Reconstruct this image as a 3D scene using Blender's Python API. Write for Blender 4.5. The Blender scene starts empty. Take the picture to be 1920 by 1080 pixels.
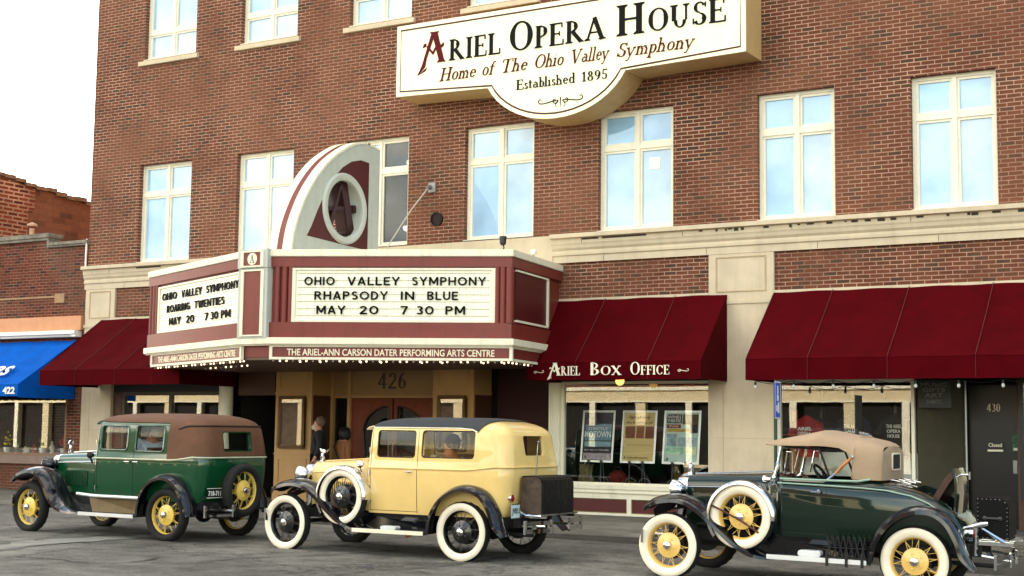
import bpy, bmesh, math, random
from mathutils import Vector, Matrix
random.seed(7)
PI = math.pi
R = math.radians
S = bpy.context.scene
C = S.collection

# ---------------------------------------------------------------- camera, sky, sun, exposure
cam_d = bpy.data.cameras.new('camera'); cam = bpy.data.objects.new('camera', cam_d); C.objects.link(cam)
S.camera = cam
cam_d.sensor_width = 36.0; cam_d.lens = 2700 * 36 / 1920
cam_d.clip_start = 0.1; cam_d.clip_end = 1500
def cam_matrix(th, ph, ro, loc):
    f = Vector((-math.sin(th)*math.cos(ph), math.cos(th)*math.cos(ph), math.sin(ph)))
    r = Vector((math.cos(th), math.sin(th), 0)); u = r.cross(f)
    c, s = math.cos(ro), math.sin(ro)
    r2 = c*r + s*u; u2 = -s*r + c*u
    m = Matrix((r2, u2, -f)).transposed().to_4x4(); m.translation = loc
    return m
cam.matrix_world = cam_matrix(0.53519976, 0.10042401, 0.01239928, Vector((0, -22, 1.52)))

SUN_EL, SUN_AZ = R(20), R(-24)
W = bpy.data.worlds.new('World'); S.world = W; W.use_nodes = True
nt = W.node_tree; nt.nodes.clear()
def N(t, kind, **kw):
    n = t.nodes.new(kind)
    for k, v in kw.items():
        if k in n.inputs: n.inputs[k].default_value = v
        else: setattr(n, k, v)
    return n
sky = N(nt, 'ShaderNodeTexSky', sky_type='NISHITA', sun_disc=False, sun_elevation=SUN_EL, sun_rotation=SUN_AZ, air_density=1.0, dust_density=0.8, ozone_density=1.0)
tc = N(nt, 'ShaderNodeTexCoord')
mp = N(nt, 'ShaderNodeMapping'); mp.inputs['Scale'].default_value = (1.0, 1.0, 2.4)
nz = N(nt, 'ShaderNodeTexNoise', Scale=2.6, Detail=7.0, Roughness=0.6)
cr = N(nt, 'ShaderNodeValToRGB'); cr.color_ramp.elements[0].position = 0.46; cr.color_ramp.elements[1].position = 0.70
mx = N(nt, 'ShaderNodeMix', data_type='RGBA'); mx.inputs['B'].default_value = (12.5, 11.6, 10.2, 1)
bg = N(nt, 'ShaderNodeBackground', Strength=0.12); wo = N(nt, 'ShaderNodeOutputWorld')
L = nt.links.new
L(tc.outputs['Generated'], mp.inputs['Vector']); L(mp.outputs['Vector'], nz.inputs['Vector']); L(nz.outputs['Fac'], cr.inputs['Fac'])
mr = N(nt, 'ShaderNodeMath', operation='MULTIPLY'); mr.inputs[1].default_value = 0.8
L(cr.outputs['Color'], mr.inputs[0]); L(mr.outputs[0], mx.inputs['Factor'])
# direction ramp on the clouds, added to light the scene from the left front
nv = N(nt, 'ShaderNodeVectorMath', operation='NORMALIZE'); dv = N(nt, 'ShaderNodeVectorMath', operation='DOT_PRODUCT'); dv.inputs[1].default_value = (-.72, -.42, .55)
L(tc.outputs['Generated'], nv.inputs[0]); L(nv.outputs[0], dv.inputs[0])
dr = N(nt, 'ShaderNodeMapRange'); dr.inputs['From Min'].default_value = -.5; dr.inputs['From Max'].default_value = .95; dr.inputs['To Min'].default_value = .06; dr.inputs['To Max'].default_value = 1.9; L(dv.outputs['Value'], dr.inputs['Value'])
cs_ = N(nt, 'ShaderNodeVectorMath', operation='SCALE'); cs_.inputs[0].default_value = (12.5, 11.6, 10.2); L(dr.outputs[0], cs_.inputs['Scale']); L(cs_.outputs[0], mx.inputs['B']); L(sky.outputs['Color'], mx.inputs['A'])
wb = N(nt, 'ShaderNodeMix', data_type='RGBA', blend_type='MULTIPLY'); wb.inputs['Factor'].default_value = 1; wb.inputs['B'].default_value = (1.06, 1.0, .88, 1)
L(mx.outputs['Result'], wb.inputs['A']); L(wb.outputs['Result'], bg.inputs['Color']); L(bg.outputs[0], wo.inputs[0])
sun_d = bpy.data.lights.new('sun', 'SUN'); sun_d.energy = 2.2; sun_d.angle = R(0.5); sun_d.color = (1, 0.93, 0.82)
sun = bpy.data.objects.new('sun', sun_d); C.objects.link(sun)
sd = Vector((math.sin(SUN_AZ)*math.cos(SUN_EL), math.cos(SUN_AZ)*math.cos(SUN_EL), math.sin(SUN_EL)))
sun.rotation_euler = sd.to_track_quat('Z', 'Y').to_euler(); sun.location = sd*60
vs = S.view_settings; S.display_settings.display_device = 'sRGB'
vs.view_transform = 'Standard'; vs.look = 'None'; vs.gamma = 1; vs.exposure = 2.17; vs.use_curve_mapping = False

# ---------------------------------------------------------------- mesh helpers
class MB:
    def __init__(self): self.v = []; self.f = []
    def add(self, vs, fs):
        b = len(self.v); self.v += [tuple(p) for p in vs]; self.f += [tuple(i+b for i in f) for f in fs]; return self
    def box(self, x0, x1, y0, y1, z0, z1):
        if x0 > x1: x0, x1 = x1, x0
        if y0 > y1: y0, y1 = y1, y0
        if z0 > z1: z0, z1 = z1, z0
        return self.add([(x0,y0,z0),(x1,y0,z0),(x1,y1,z0),(x0,y1,z0),(x0,y0,z1),(x1,y0,z1),(x1,y1,z1),(x0,y1,z1)],
                        [(0,3,2,1),(4,5,6,7),(0,1,5,4),(1,2,6,5),(2,3,7,6),(3,0,4,7)])
    def prism(self, poly, axis, a, b):
        n = len(poly)
        def P(p, t):
            return {'x': (t, p[0], p[1]), 'y': (p[0], t, p[1]), 'z': (p[0], p[1], t)}[axis]
        return self.add([P(p, a) for p in poly] + [P(p, b) for p in poly],
                        [tuple(range(n)), tuple(range(2*n-1, n-1, -1))] + [(i, (i+1) % n, n+(i+1) % n, n+i) for i in range(n)])
    def grid(self, P, cu=False, cv=False, caps=False):
        nu, nv = len(P), len(P[0]); b = []
        for i in range(nu if cu else nu-1):
            for j in range(nv if cv else nv-1):
                i2, j2 = (i+1) % nu, (j+1) % nv
                b.append((i*nv+j, i2*nv+j, i2*nv+j2, i*nv+j2))
        if caps: b += [tuple(range(nv)), tuple((nu-1)*nv+j for j in range(nv-1, -1, -1))]
        return self.add([p for r in P for p in r], b)
    def sheet(self, P, t):
        """a grid of points given the thickness t along its own normals"""
        nu, nv = len(P), len(P[0]); Q = []
        V_ = [[Vector(p) for p in r] for r in P]
        for i in range(nu):
            row = []
            for j in range(nv):
                a = V_[min(i+1, nu-1)][j] - V_[max(i-1, 0)][j]; c = V_[i][min(j+1, nv-1)] - V_[i][max(j-1, 0)]
                n = a.cross(c); n = n.normalized() if n.length > 1e-9 else Vector((0, 0, 1))
                row.append(V_[i][j] + n*t)
            Q.append(row)
        vs_ = [p for r in P for p in r] + [p for r in Q for p in r]; o = nu*nv; fs = []
        for i in range(nu-1):
            for j in range(nv-1):
                q = (i*nv+j, (i+1)*nv+j, (i+1)*nv+j+1, i*nv+j+1)
                fs += [q, tuple(k+o for k in reversed(q))]
        for i in range(nu-1):
            for j in (0, nv-1): fs.append((i*nv+j, (i+1)*nv+j, (i+1)*nv+j+o, i*nv+j+o))
        for j in range(nv-1):
            for i in (0, nu-1): fs.append((i*nv+j, i*nv+j+1, i*nv+j+1+o, i*nv+j+o))
        return self.add(vs_, fs)
    def tube(self, pts, r, n=8, closed=False):
        pts = [Vector(p) for p in pts]; m = len(pts); rows = []
        rr = r if isinstance(r, (list, tuple)) else [r]*m
        up = None
        for i in range(m):
            if closed: t = pts[(i+1) % m] - pts[i-1]
            else: t = pts[min(i+1, m-1)] - pts[max(i-1, 0)]
            t.normalize()
            if up is None:
                up = Vector((0, 0, 1)) if abs(t.z) < .9 else Vector((1, 0, 0))
            a = t.cross(up).normalized(); up = a.cross(t).normalized()
            rows.append([pts[i] + (a*math.cos(2*PI*k/n) + up*math.sin(2*PI*k/n))*rr[i] for k in range(n)])
        return self.grid(rows, cu=closed, cv=True, caps=not closed)
    def lathe(self, prof, o, axis='z', n=24, a0=0, a1=2*PI):
        full = abs(a1-a0-2*PI) < 1e-6; rows = []; o = Vector(o)
        for k in range(n if full else n+1):
            a = a0 + (a1-a0)*k/n; c, s = math.cos(a), math.sin(a)
            row = []
            for r, h in prof:
                p = {'z': (r*c, r*s, h), 'x': (h, r*c, r*s), 'y': (r*c, h, r*s)}[axis]
                row.append(o + Vector(p))
            rows.append(row)
        return self.grid(rows, cu=full)
    def ball(self, o, r, sx=1, sy=1, sz=1, n=12):
        rows = []
        for i in range(n//2+1):
            t = PI*i/(n//2); rr = max(math.sin(t), 1e-4)
            rows.append([(o[0]+r*sx*rr*math.cos(2*PI*k/n), o[1]+r*sy*rr*math.sin(2*PI*k/n), o[2]+r*sz*math.cos(t)) for k in range(n)])
        return self.grid(rows, cv=True)
    def mesh(self, smooth=True, angle=35, bevel=0, seg=2, name='m'):
        me = bpy.data.meshes.new(name); me.from_pydata([tuple(p) for p in self.v], [], self.f)
        bm = bmesh.new(); bm.from_mesh(me)
        bmesh.ops.remove_doubles(bm, verts=bm.verts, dist=1e-5)
        bmesh.ops.recalc_face_normals(bm, faces=bm.faces)  # wide floor boxes added to cut the light passing under the car
        if bevel:
            es = [e for e in bm.edges if len(e.link_faces) == 2 and e.calc_face_angle(0) > .6]
            bmesh.ops.bevel(bm, geom=es, offset=bevel, segments=seg, affect='EDGES', clamp_overlap=True)
        bm.to_mesh(me); bm.free()
        if smooth:
            for p in me.polygons: p.use_smooth = True
            me.set_sharp_from_angle(angle=R(angle))
        return me
    def build(self, name, mat, parent=None, rel=True, **kw):
        return link(name, self.mesh(name=name, **kw), mat, parent, rel)

def root_of(o):
    while o.parent: o = o.parent
    return o
def link(name, me, mat, parent=None, rel=True):
    if mat is not None:
        me.materials.clear()
        for m in (mat if isinstance(mat, (list, tuple)) else [mat]): me.materials.append(m)
    o = bpy.data.objects.new(name, me); C.objects.link(o)
    if parent:
        if rel:
            l = root_of(parent).location
            if l.length > 1e-6: me.transform(Matrix.Translation(-l))
        o.parent = parent
    return o
def tag(o, label=None, cat=None, group=None, kind=None):
    if label: o['label'] = label
    if cat: o['category'] = cat
    if group: o['group'] = group
    if kind: o['kind'] = kind
    return o
def thing(name, label, cat, loc=(0,0,0), group=None):
    o = bpy.data.objects.new(name, None); C.objects.link(o); o.location = loc; o.empty_display_size = .2
    return tag(o, label, cat, group)
def copy_tree(o, parent=None):
    c = o.copy(); C.objects.link(c)
    if parent: c.parent = parent
    for ch in list(o.children): copy_tree(ch, c)
    return c
def boolean(a, cutters, op='DIFFERENCE'):
    """mesh a minus the cutter meshes"""
    oa = bpy.data.objects.new('t', a); C.objects.link(oa); tmp = []
    for c in cutters:
        oc = bpy.data.objects.new('t', c); C.objects.link(oc); tmp.append(oc)
        m = oa.modifiers.new('b', 'BOOLEAN'); m.operation = op; m.object = oc; m.solver = 'EXACT'
    dg = bpy.context.evaluated_depsgraph_get(); dg.update()
    me = bpy.data.meshes.new_from_object(oa.evaluated_get(dg))
    for o in tmp + [oa]: bpy.data.objects.remove(o)
    for p in me.polygons: p.use_smooth = True
    me.set_sharp_from_angle(angle=R(32))
    return me
def arc(cx, cy, rx, ry, a0, a1, n):
    return [(cx+rx*math.cos(R(a0+(a1-a0)*i/n)), cy+ry*math.sin(R(a0+(a1-a0)*i/n))) for i in range(n+1)]
def rrect(x0, x1, y0, y1, r, n=4):
    return arc(x1-r, y1-r, r, r, 0, 90, n) + arc(x0+r, y1-r, r, r, 90, 180, n) + arc(x0+r, y0+r, r, r, 180, 270, n) + arc(x1-r, y0+r, r, r, 270, 360, n)
def catmull(pts, per=6):
    out = []; n = len(pts)
    for i in range(n-1):
        p0, p1, p2, p3 = [Vector(pts[max(0, min(n-1, k))]) for k in (i-1, i, i+1, i+2)]
        for k in range(per):
            t = k/per
            out.append(.5*((2*p1) + (p2-p0)*t + (2*p0-5*p1+4*p2-p3)*t*t + (3*p1-p0-3*p2+p3)*t**3))
    out.append(Vector(pts[-1])); return out

# ---------------------------------------------------------------- materials
def lin(h):
    c = [int(h[i:i+2], 16)/255 for i in (0, 2, 4)]
    return tuple(x/12.92 if x <= .04045 else ((x+.055)/1.055)**2.4 for x in c)
MATS = {}
def M(name, col, rough=.5, metal=0.0, coat=0.0, var=.12, scale=6.0, bump=0.0, bscale=60.0, spec=.5, emit=None, estr=0, streak=0.0):
    if name in MATS: return MATS[name]
    m = bpy.data.materials.new(name); m.use_nodes = True; t = m.node_tree; b = t.nodes['Principled BSDF']
    col = lin(col) if isinstance(col, str) else col
    co = N(t, 'ShaderNodeTexCoord'); n = N(t, 'ShaderNodeTexNoise', Scale=scale, Detail=5.0, Roughness=.6)
    t.links.new(co.outputs['Object'], n.inputs['Vector'])
    r = N(t, 'ShaderNodeMapRange'); r.inputs['From Min'].default_value = .3; r.inputs['From Max'].default_value = .7
    r.inputs['To Min'].default_value = 1-var; r.inputs['To Max'].default_value = 1+var
    t.links.new(n.outputs['Fac'], r.inputs['Value'])
    h = N(t, 'ShaderNodeVectorMath', operation='SCALE'); h.inputs[0].default_value = col
    t.links.new(r.outputs[0], h.inputs['Scale']); t.links.new(h.outputs[0], b.inputs['Base Color'])
    if streak:      # rain streaks and grime that run down the face
        gm = N(t, 'ShaderNodeNewGeometry'); ms = N(t, 'ShaderNodeMapping'); ms.inputs['Scale'].default_value = (7.0, 7.0, .55); ns_ = N(t, 'ShaderNodeTexNoise', Scale=1.0, Detail=6.0, Roughness=.65)
        t.links.new(gm.outputs['Position'], ms.inputs['Vector']); t.links.new(ms.outputs[0], ns_.inputs['Vector'])
        rs_ = N(t, 'ShaderNodeMapRange'); rs_.inputs['From Min'].default_value = .5; rs_.inputs['From Max'].default_value = .75; rs_.inputs['To Max'].default_value = streak; t.links.new(ns_.outputs['Fac'], rs_.inputs['Value'])
        mk = N(t, 'ShaderNodeMix', data_type='RGBA'); mk.inputs['B'].default_value = (col[0]*.38, col[1]*.34, col[2]*.28, 1); t.links.new(rs_.outputs[0], mk.inputs['Factor']); t.links.new(h.outputs[0], mk.inputs['A']); t.links.new(mk.outputs['Result'], b.inputs['Base Color'])
    b.inputs['Roughness'].default_value = rough; b.inputs['Metallic'].default_value = metal
    b.inputs['Coat Weight'].default_value = coat; b.inputs['Coat Roughness'].default_value = .04
    b.inputs['Specular IOR Level'].default_value = spec
    if bump:
        n2 = N(t, 'ShaderNodeTexNoise', Scale=bscale, Detail=4.0); t.links.new(co.outputs['Object'], n2.inputs['Vector'])
        bp = N(t, 'ShaderNodeBump', Strength=bump, Distance=.01); t.links.new(n2.outputs['Fac'], bp.inputs['Height']); t.links.new(bp.outputs[0], b.inputs['Normal'])
    if emit: b.inputs['Emission Color'].default_value = (*emit, 1); b.inputs['Emission Strength'].default_value = estr
    MATS[name] = m; return m
def wall_uv(t):
    """metres along the wall, height: for vertical walls of either direction"""
    g = N(t, 'ShaderNodeNewGeometry'); sp = N(t, 'ShaderNodeSeparateXYZ'); sn = N(t, 'ShaderNodeSeparateXYZ')
    t.links.new(g.outputs['Position'], sp.inputs[0]); t.links.new(g.outputs['True Normal'], sn.inputs[0])
    ab = N(t, 'ShaderNodeMath', operation='ABSOLUTE'); t.links.new(sn.outputs['X'], ab.inputs[0])
    gt = N(t, 'ShaderNodeMath', operation='GREATER_THAN'); gt.inputs[1].default_value = .6; t.links.new(ab.outputs[0], gt.inputs[0])
    mi = N(t, 'ShaderNodeMix', data_type='FLOAT'); t.links.new(gt.outputs[0], mi.inputs['Factor']); t.links.new(sp.outputs['X'], mi.inputs['A']); t.links.new(sp.outputs['Y'], mi.inputs['B'])
    cb = N(t, 'ShaderNodeCombineXYZ'); t.links.new(mi.outputs[0], cb.inputs['X']); t.links.new(sp.outputs['Z'], cb.inputs['Y'])
    return cb.outputs[0], g.outputs['Position']
def brick(name, c1, c2, c3, mortar, w=.212, h=.0655, ms=.0075, wash=None, wash_amt=.35, off=.5):
    m = bpy.data.materials.new(name); m.use_nodes = True; t = m.node_tree; b = t.nodes['Principled BSDF']
    uv, pos = wall_uv(t)
    # slight waviness so that the joints are not ruler-straight
    wn = N(t, 'ShaderNodeTexNoise', Scale=3.0, Detail=2.0); t.links.new(pos, wn.inputs['Vector'])
    ws = N(t, 'ShaderNodeVectorMath', operation='SCALE'); ws.inputs['Scale'].default_value = .012; t.links.new(wn.outputs['Color'], ws.inputs[0])
    wa = N(t, 'ShaderNodeVectorMath', operation='ADD'); t.links.new(uv, wa.inputs[0]); t.links.new(ws.outputs[0], wa.inputs[1])
    bt = N(t, 'ShaderNodeTexBrick', Scale=1.0); bt.offset = off
    bt.inputs['Brick Width'].default_value = w; bt.inputs['Row Height'].default_value = h; bt.inputs['Mortar Size'].default_value = ms
    bt.inputs['Mortar Smooth'].default_value = .15; bt.inputs['Bias'].default_value = -.1
    bt.inputs['Color1'].default_value = (*lin(c1), 1); bt.inputs['Color2'].default_value = (*lin(c2), 1); bt.inputs['Mortar'].default_value = (*lin(mortar), 1)
    t.links.new(wa.outputs[0], bt.inputs['Vector'])
    # second brick layer, same cells, to pick out some dark burnt bricks
    b2 = N(t, 'ShaderNodeTexBrick', Scale=1.0); b2.offset = off; b2.inputs['Brick Width'].default_value = w; b2.inputs['Row Height'].default_value = h
    b2.inputs['Mortar Size'].default_value = ms; b2.inputs['Color1'].default_value = (0,0,0,1); b2.inputs['Color2'].default_value = (1,1,1,1); b2.inputs['Mortar'].default_value = (0,0,0,1)
    sh = N(t, 'ShaderNodeVectorMath', operation='ADD'); sh.inputs[1].default_value = (w*40, h*36, 0); t.links.new(wa.outputs[0], sh.inputs[0]); t.links.new(sh.outputs[0], b2.inputs['Vector'])
    rp = N(t, 'ShaderNodeMapRange'); rp.inputs['From Min'].default_value = .78; rp.inputs['From Max'].default_value = .86; t.links.new(b2.outputs['Color'], rp.inputs['Value'])
    m1 = N(t, 'ShaderNodeMix', data_type='RGBA'); m1.inputs['B'].default_value = (*lin(c3), 1)
    t.links.new(rp.outputs[0], m1.inputs['Factor']); t.links.new(bt.outputs['Color'], m1.inputs['A'])
    # mottling and large stains
    n1 = N(t, 'ShaderNodeTexNoise', Scale=9.0, Detail=6.0, Roughness=.65); t.links.new(pos, n1.inputs['Vector'])
    r1 = N(t, 'ShaderNodeMapRange'); r1.inputs['From Min'].default_value = .3; r1.inputs['From Max'].default_value = .7; r1.inputs['To Min'].default_value = .8; r1.inputs['To Max'].default_value = 1.18
    t.links.new(n1.outputs['Fac'], r1.inputs['Value'])
    s1 = N(t, 'ShaderNodeVectorMath', operation='SCALE'); t.links.new(m1.outputs['Result'], s1.inputs[0]); t.links.new(r1.outputs[0], s1.inputs['Scale'])
    out = s1.outputs[0]
    # mortar that is weathered flush and dark in places
    n4 = N(t, 'ShaderNodeTexNoise', Scale=1.1, Detail=4.0, Roughness=.6); t.links.new(pos, n4.inputs['Vector'])
    r4 = N(t, 'ShaderNodeMapRange'); r4.inputs['From Min'].default_value = .38; r4.inputs['From Max'].default_value = .64; r4.inputs['To Min'].default_value = .0; r4.inputs['To Max'].default_value = 1; t.links.new(n4.outputs['Fac'], r4.inputs['Value'])
    m4 = N(t, 'ShaderNodeMix', data_type='RGBA'); m4.inputs['A'].default_value = tuple(a*.42+b_*.3 for a, b_ in zip(lin(mortar), lin(c1)))+(1,); m4.inputs['B'].default_value = (*lin(mortar), 1)
    t.links.new(r4.outputs[0], m4.inputs['Factor']); t.links.new(m4.outputs['Result'], bt.inputs['Mortar'])
    if wash:
        n2 = N(t, 'ShaderNodeTexNoise', Scale=.45, Detail=5.0, Roughness=.6); t.links.new(pos, n2.inputs['Vector'])
        r2 = N(t, 'ShaderNodeMapRange'); r2.inputs['From Min'].default_value = .42; r2.inputs['From Max'].default_value = .68; r2.inputs['To Max'].default_value = wash_amt
        t.links.new(n2.outputs['Fac'], r2.inputs['Value'])
        m2 = N(t, 'ShaderNodeMix', data_type='RGBA'); m2.inputs['B'].default_value = (*lin(wash), 1); t.links.new(r2.outputs[0], m2.inputs['Factor']); t.links.new(out, m2.inputs['A']); out = m2.outputs['Result']
    t.links.new(out, b.inputs['Base Color']); b.inputs['Roughness'].default_value = .88; b.inputs['Specular IOR Level'].default_value = .25
    bp = N(t, 'ShaderNodeBump', Strength=.55, Distance=.008); bp.invert = True; t.links.new(bt.outputs['Fac'], bp.inputs['Height']); t.links.new(bp.outputs[0], b.inputs['Normal'])
    return m
def glass(name, base, tint=(1, 1, 1), rough=.0):
    """one pane: partly mirror, the rest clear"""
    m = bpy.data.materials.new(name); m.use_nodes = True; t = m.node_tree; t.nodes.clear()
    o = N(t, 'ShaderNodeOutputMaterial'); mi = N(t, 'ShaderNodeMixShader'); tr = N(t, 'ShaderNodeBsdfTransparent'); gl = N(t, 'ShaderNodeBsdfGlossy', Roughness=rough)
    tr.inputs['Color'].default_value = (*tint, 1); gl.inputs['Color'].default_value = (1, 1, 1, 1)
    lw = N(t, 'ShaderNodeLayerWeight', Blend=.2); r = N(t, 'ShaderNodeMapRange'); r.inputs['To Min'].default_value = base
    nn = N(t, 'ShaderNodeTexNoise', Scale=1.3, Detail=1.0); co = N(t, 'ShaderNodeTexCoord'); t.links.new(co.outputs['Object'], nn.inputs['Vector'])
    bp = N(t, 'ShaderNodeBump', Strength=.012, Distance=.02); t.links.new(nn.outputs['Fac'], bp.inputs['Height']); t.links.new(bp.outputs[0], gl.inputs['Normal'])
    t.links.new(lw.outputs['Fresnel'], r.inputs['Value']); t.links.new(r.outputs[0], mi.inputs[0])
    t.links.new(tr.outputs[0], mi.inputs[1]); t.links.new(gl.outputs[0], mi.inputs[2]); t.links.new(mi.outputs[0], o.inputs[0])
    return m
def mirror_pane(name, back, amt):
    """a little mirror over a diffuse colour that stands in for reflected sky"""
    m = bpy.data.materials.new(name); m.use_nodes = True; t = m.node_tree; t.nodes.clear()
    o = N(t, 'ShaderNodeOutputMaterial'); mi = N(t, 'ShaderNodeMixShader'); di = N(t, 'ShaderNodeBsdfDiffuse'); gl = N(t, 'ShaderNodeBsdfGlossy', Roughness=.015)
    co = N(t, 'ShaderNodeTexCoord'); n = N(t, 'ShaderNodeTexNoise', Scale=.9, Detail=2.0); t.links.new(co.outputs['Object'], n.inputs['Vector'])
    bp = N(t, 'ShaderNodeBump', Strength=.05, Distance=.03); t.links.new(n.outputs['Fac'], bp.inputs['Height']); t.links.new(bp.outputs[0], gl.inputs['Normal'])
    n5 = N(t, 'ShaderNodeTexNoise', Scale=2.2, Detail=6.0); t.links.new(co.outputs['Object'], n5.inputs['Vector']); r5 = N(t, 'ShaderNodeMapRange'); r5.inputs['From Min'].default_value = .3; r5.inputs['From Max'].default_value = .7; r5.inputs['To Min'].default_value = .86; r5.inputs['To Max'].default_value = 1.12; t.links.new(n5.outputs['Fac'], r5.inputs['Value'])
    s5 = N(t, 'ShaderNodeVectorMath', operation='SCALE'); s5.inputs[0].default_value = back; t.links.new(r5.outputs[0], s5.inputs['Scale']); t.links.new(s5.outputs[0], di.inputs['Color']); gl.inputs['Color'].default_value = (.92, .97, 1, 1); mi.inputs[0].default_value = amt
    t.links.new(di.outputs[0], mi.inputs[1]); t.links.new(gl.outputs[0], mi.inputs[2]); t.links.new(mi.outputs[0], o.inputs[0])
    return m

m_brick = brick('brown_red_brick', '673a29', '563021', '443225', 'bb967f', wash='80553f', wash_amt=.6)
m_brick_shop = brick('shop_brick', '65301f', '542417', '3a1d14', '8d6a56', wash='6d6454', wash_amt=.35)
m_brick_old = brick('old_orange_brick', '8c583c', '7a4a33', '63402c', '84583f', w=.42, h=.15, ms=.008, wash='8a5c44', wash_amt=.6)
m_brick_new = brick('repaired_orange_brick', '8c4529', '74361f', '5e2c1b', 'd0a080', w=.3, h=.1, ms=.022)
m_stone = M('limestone', 'c6b69b', .85, var=.1, scale=2.5, streak=.2, bump=.15, bscale=40)
m_stone2 = M('buff_stone', 'b09a79', .85, var=.12, scale=3, bump=.12, bscale=50)
m_pillar = M('tan_painted_pillar', 'b08852', .6, var=.07, scale=4)
m_cream = M('cream_paint', 'e6dfc6', .5, var=.05, scale=5, streak=.3)
m_frame = M('cream_window_paint', 'e6dfca', .5, var=.05, scale=9, streak=.2)
m_white = M('white_paint', 'ece9e0', .45, var=.05)
m_greyw = M('pale_grey_stucco', 'b9bcb2', .7, var=.05, streak=.25, bump=.1, bscale=120)
m_maroon = M('maroon_paint', '752f26', .45, var=.06, scale=4, spec=.4, streak=.3)
m_maroon_dk = M('maroon_inset_and_side_shade', '4d0e11', .45, var=.06)
m_awning = M('maroon_awning_canvas', '450107', .95, var=.16, scale=2.2, bump=.5, bscale=7, spec=.06, streak=.25)
m_seam = M('awning_seam_thread', '52161b', .9)
m_blue = M('blue_awning_canvas', '0452ac', .9, var=.14, scale=2.5, bump=.5, bscale=7, spec=.08)
m_letter = M('cream_lettering', 'f2ead2', .6, var=.03)
m_black = M('black_paint', '0c0c0e', .45, var=.2)
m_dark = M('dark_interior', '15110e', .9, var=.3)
m_wood = M('red_brown_door', '74331a', .5, var=.18, scale=12, coat=.0, spec=.25)
m_wood2 = M('dark_wood', '4a2a18', .5, var=.25, scale=14)
m_gilt = M('gilt_frame', '6a4e2a', .4, metal=.4, var=.35, scale=40, bump=.6, bscale=80)
m_steel = M('grey_steel', '8c8c8a', .35, metal=.9, var=.15)
m_board = M('translucent_letter_board', 'f3efd8', .35, var=.03)
m_boardline = M('letter_track', 'b9b08c', .4)
m_pane = [mirror_pane('sky_tint_glazing', (.36, .54, .75), .07), mirror_pane('pale_sky_tint_glazing', (.43, .56, .70), .06), mirror_pane('blue_sky_tint_glazing', (.30, .52, .74), .08)]  # reflected sky painted as three pale blues in the diffuse colour
m_shopglass = glass('shop_glass', .08, (.95, .96, .94))
m_carglass = glass('car_glass', .02, (.86, .9, .88))
m_clear = glass('clear_glazing', .015, (.6, .65, .7))
m_dkglass = glass('dark_glazing', .05, (.3, .32, .35))
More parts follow.
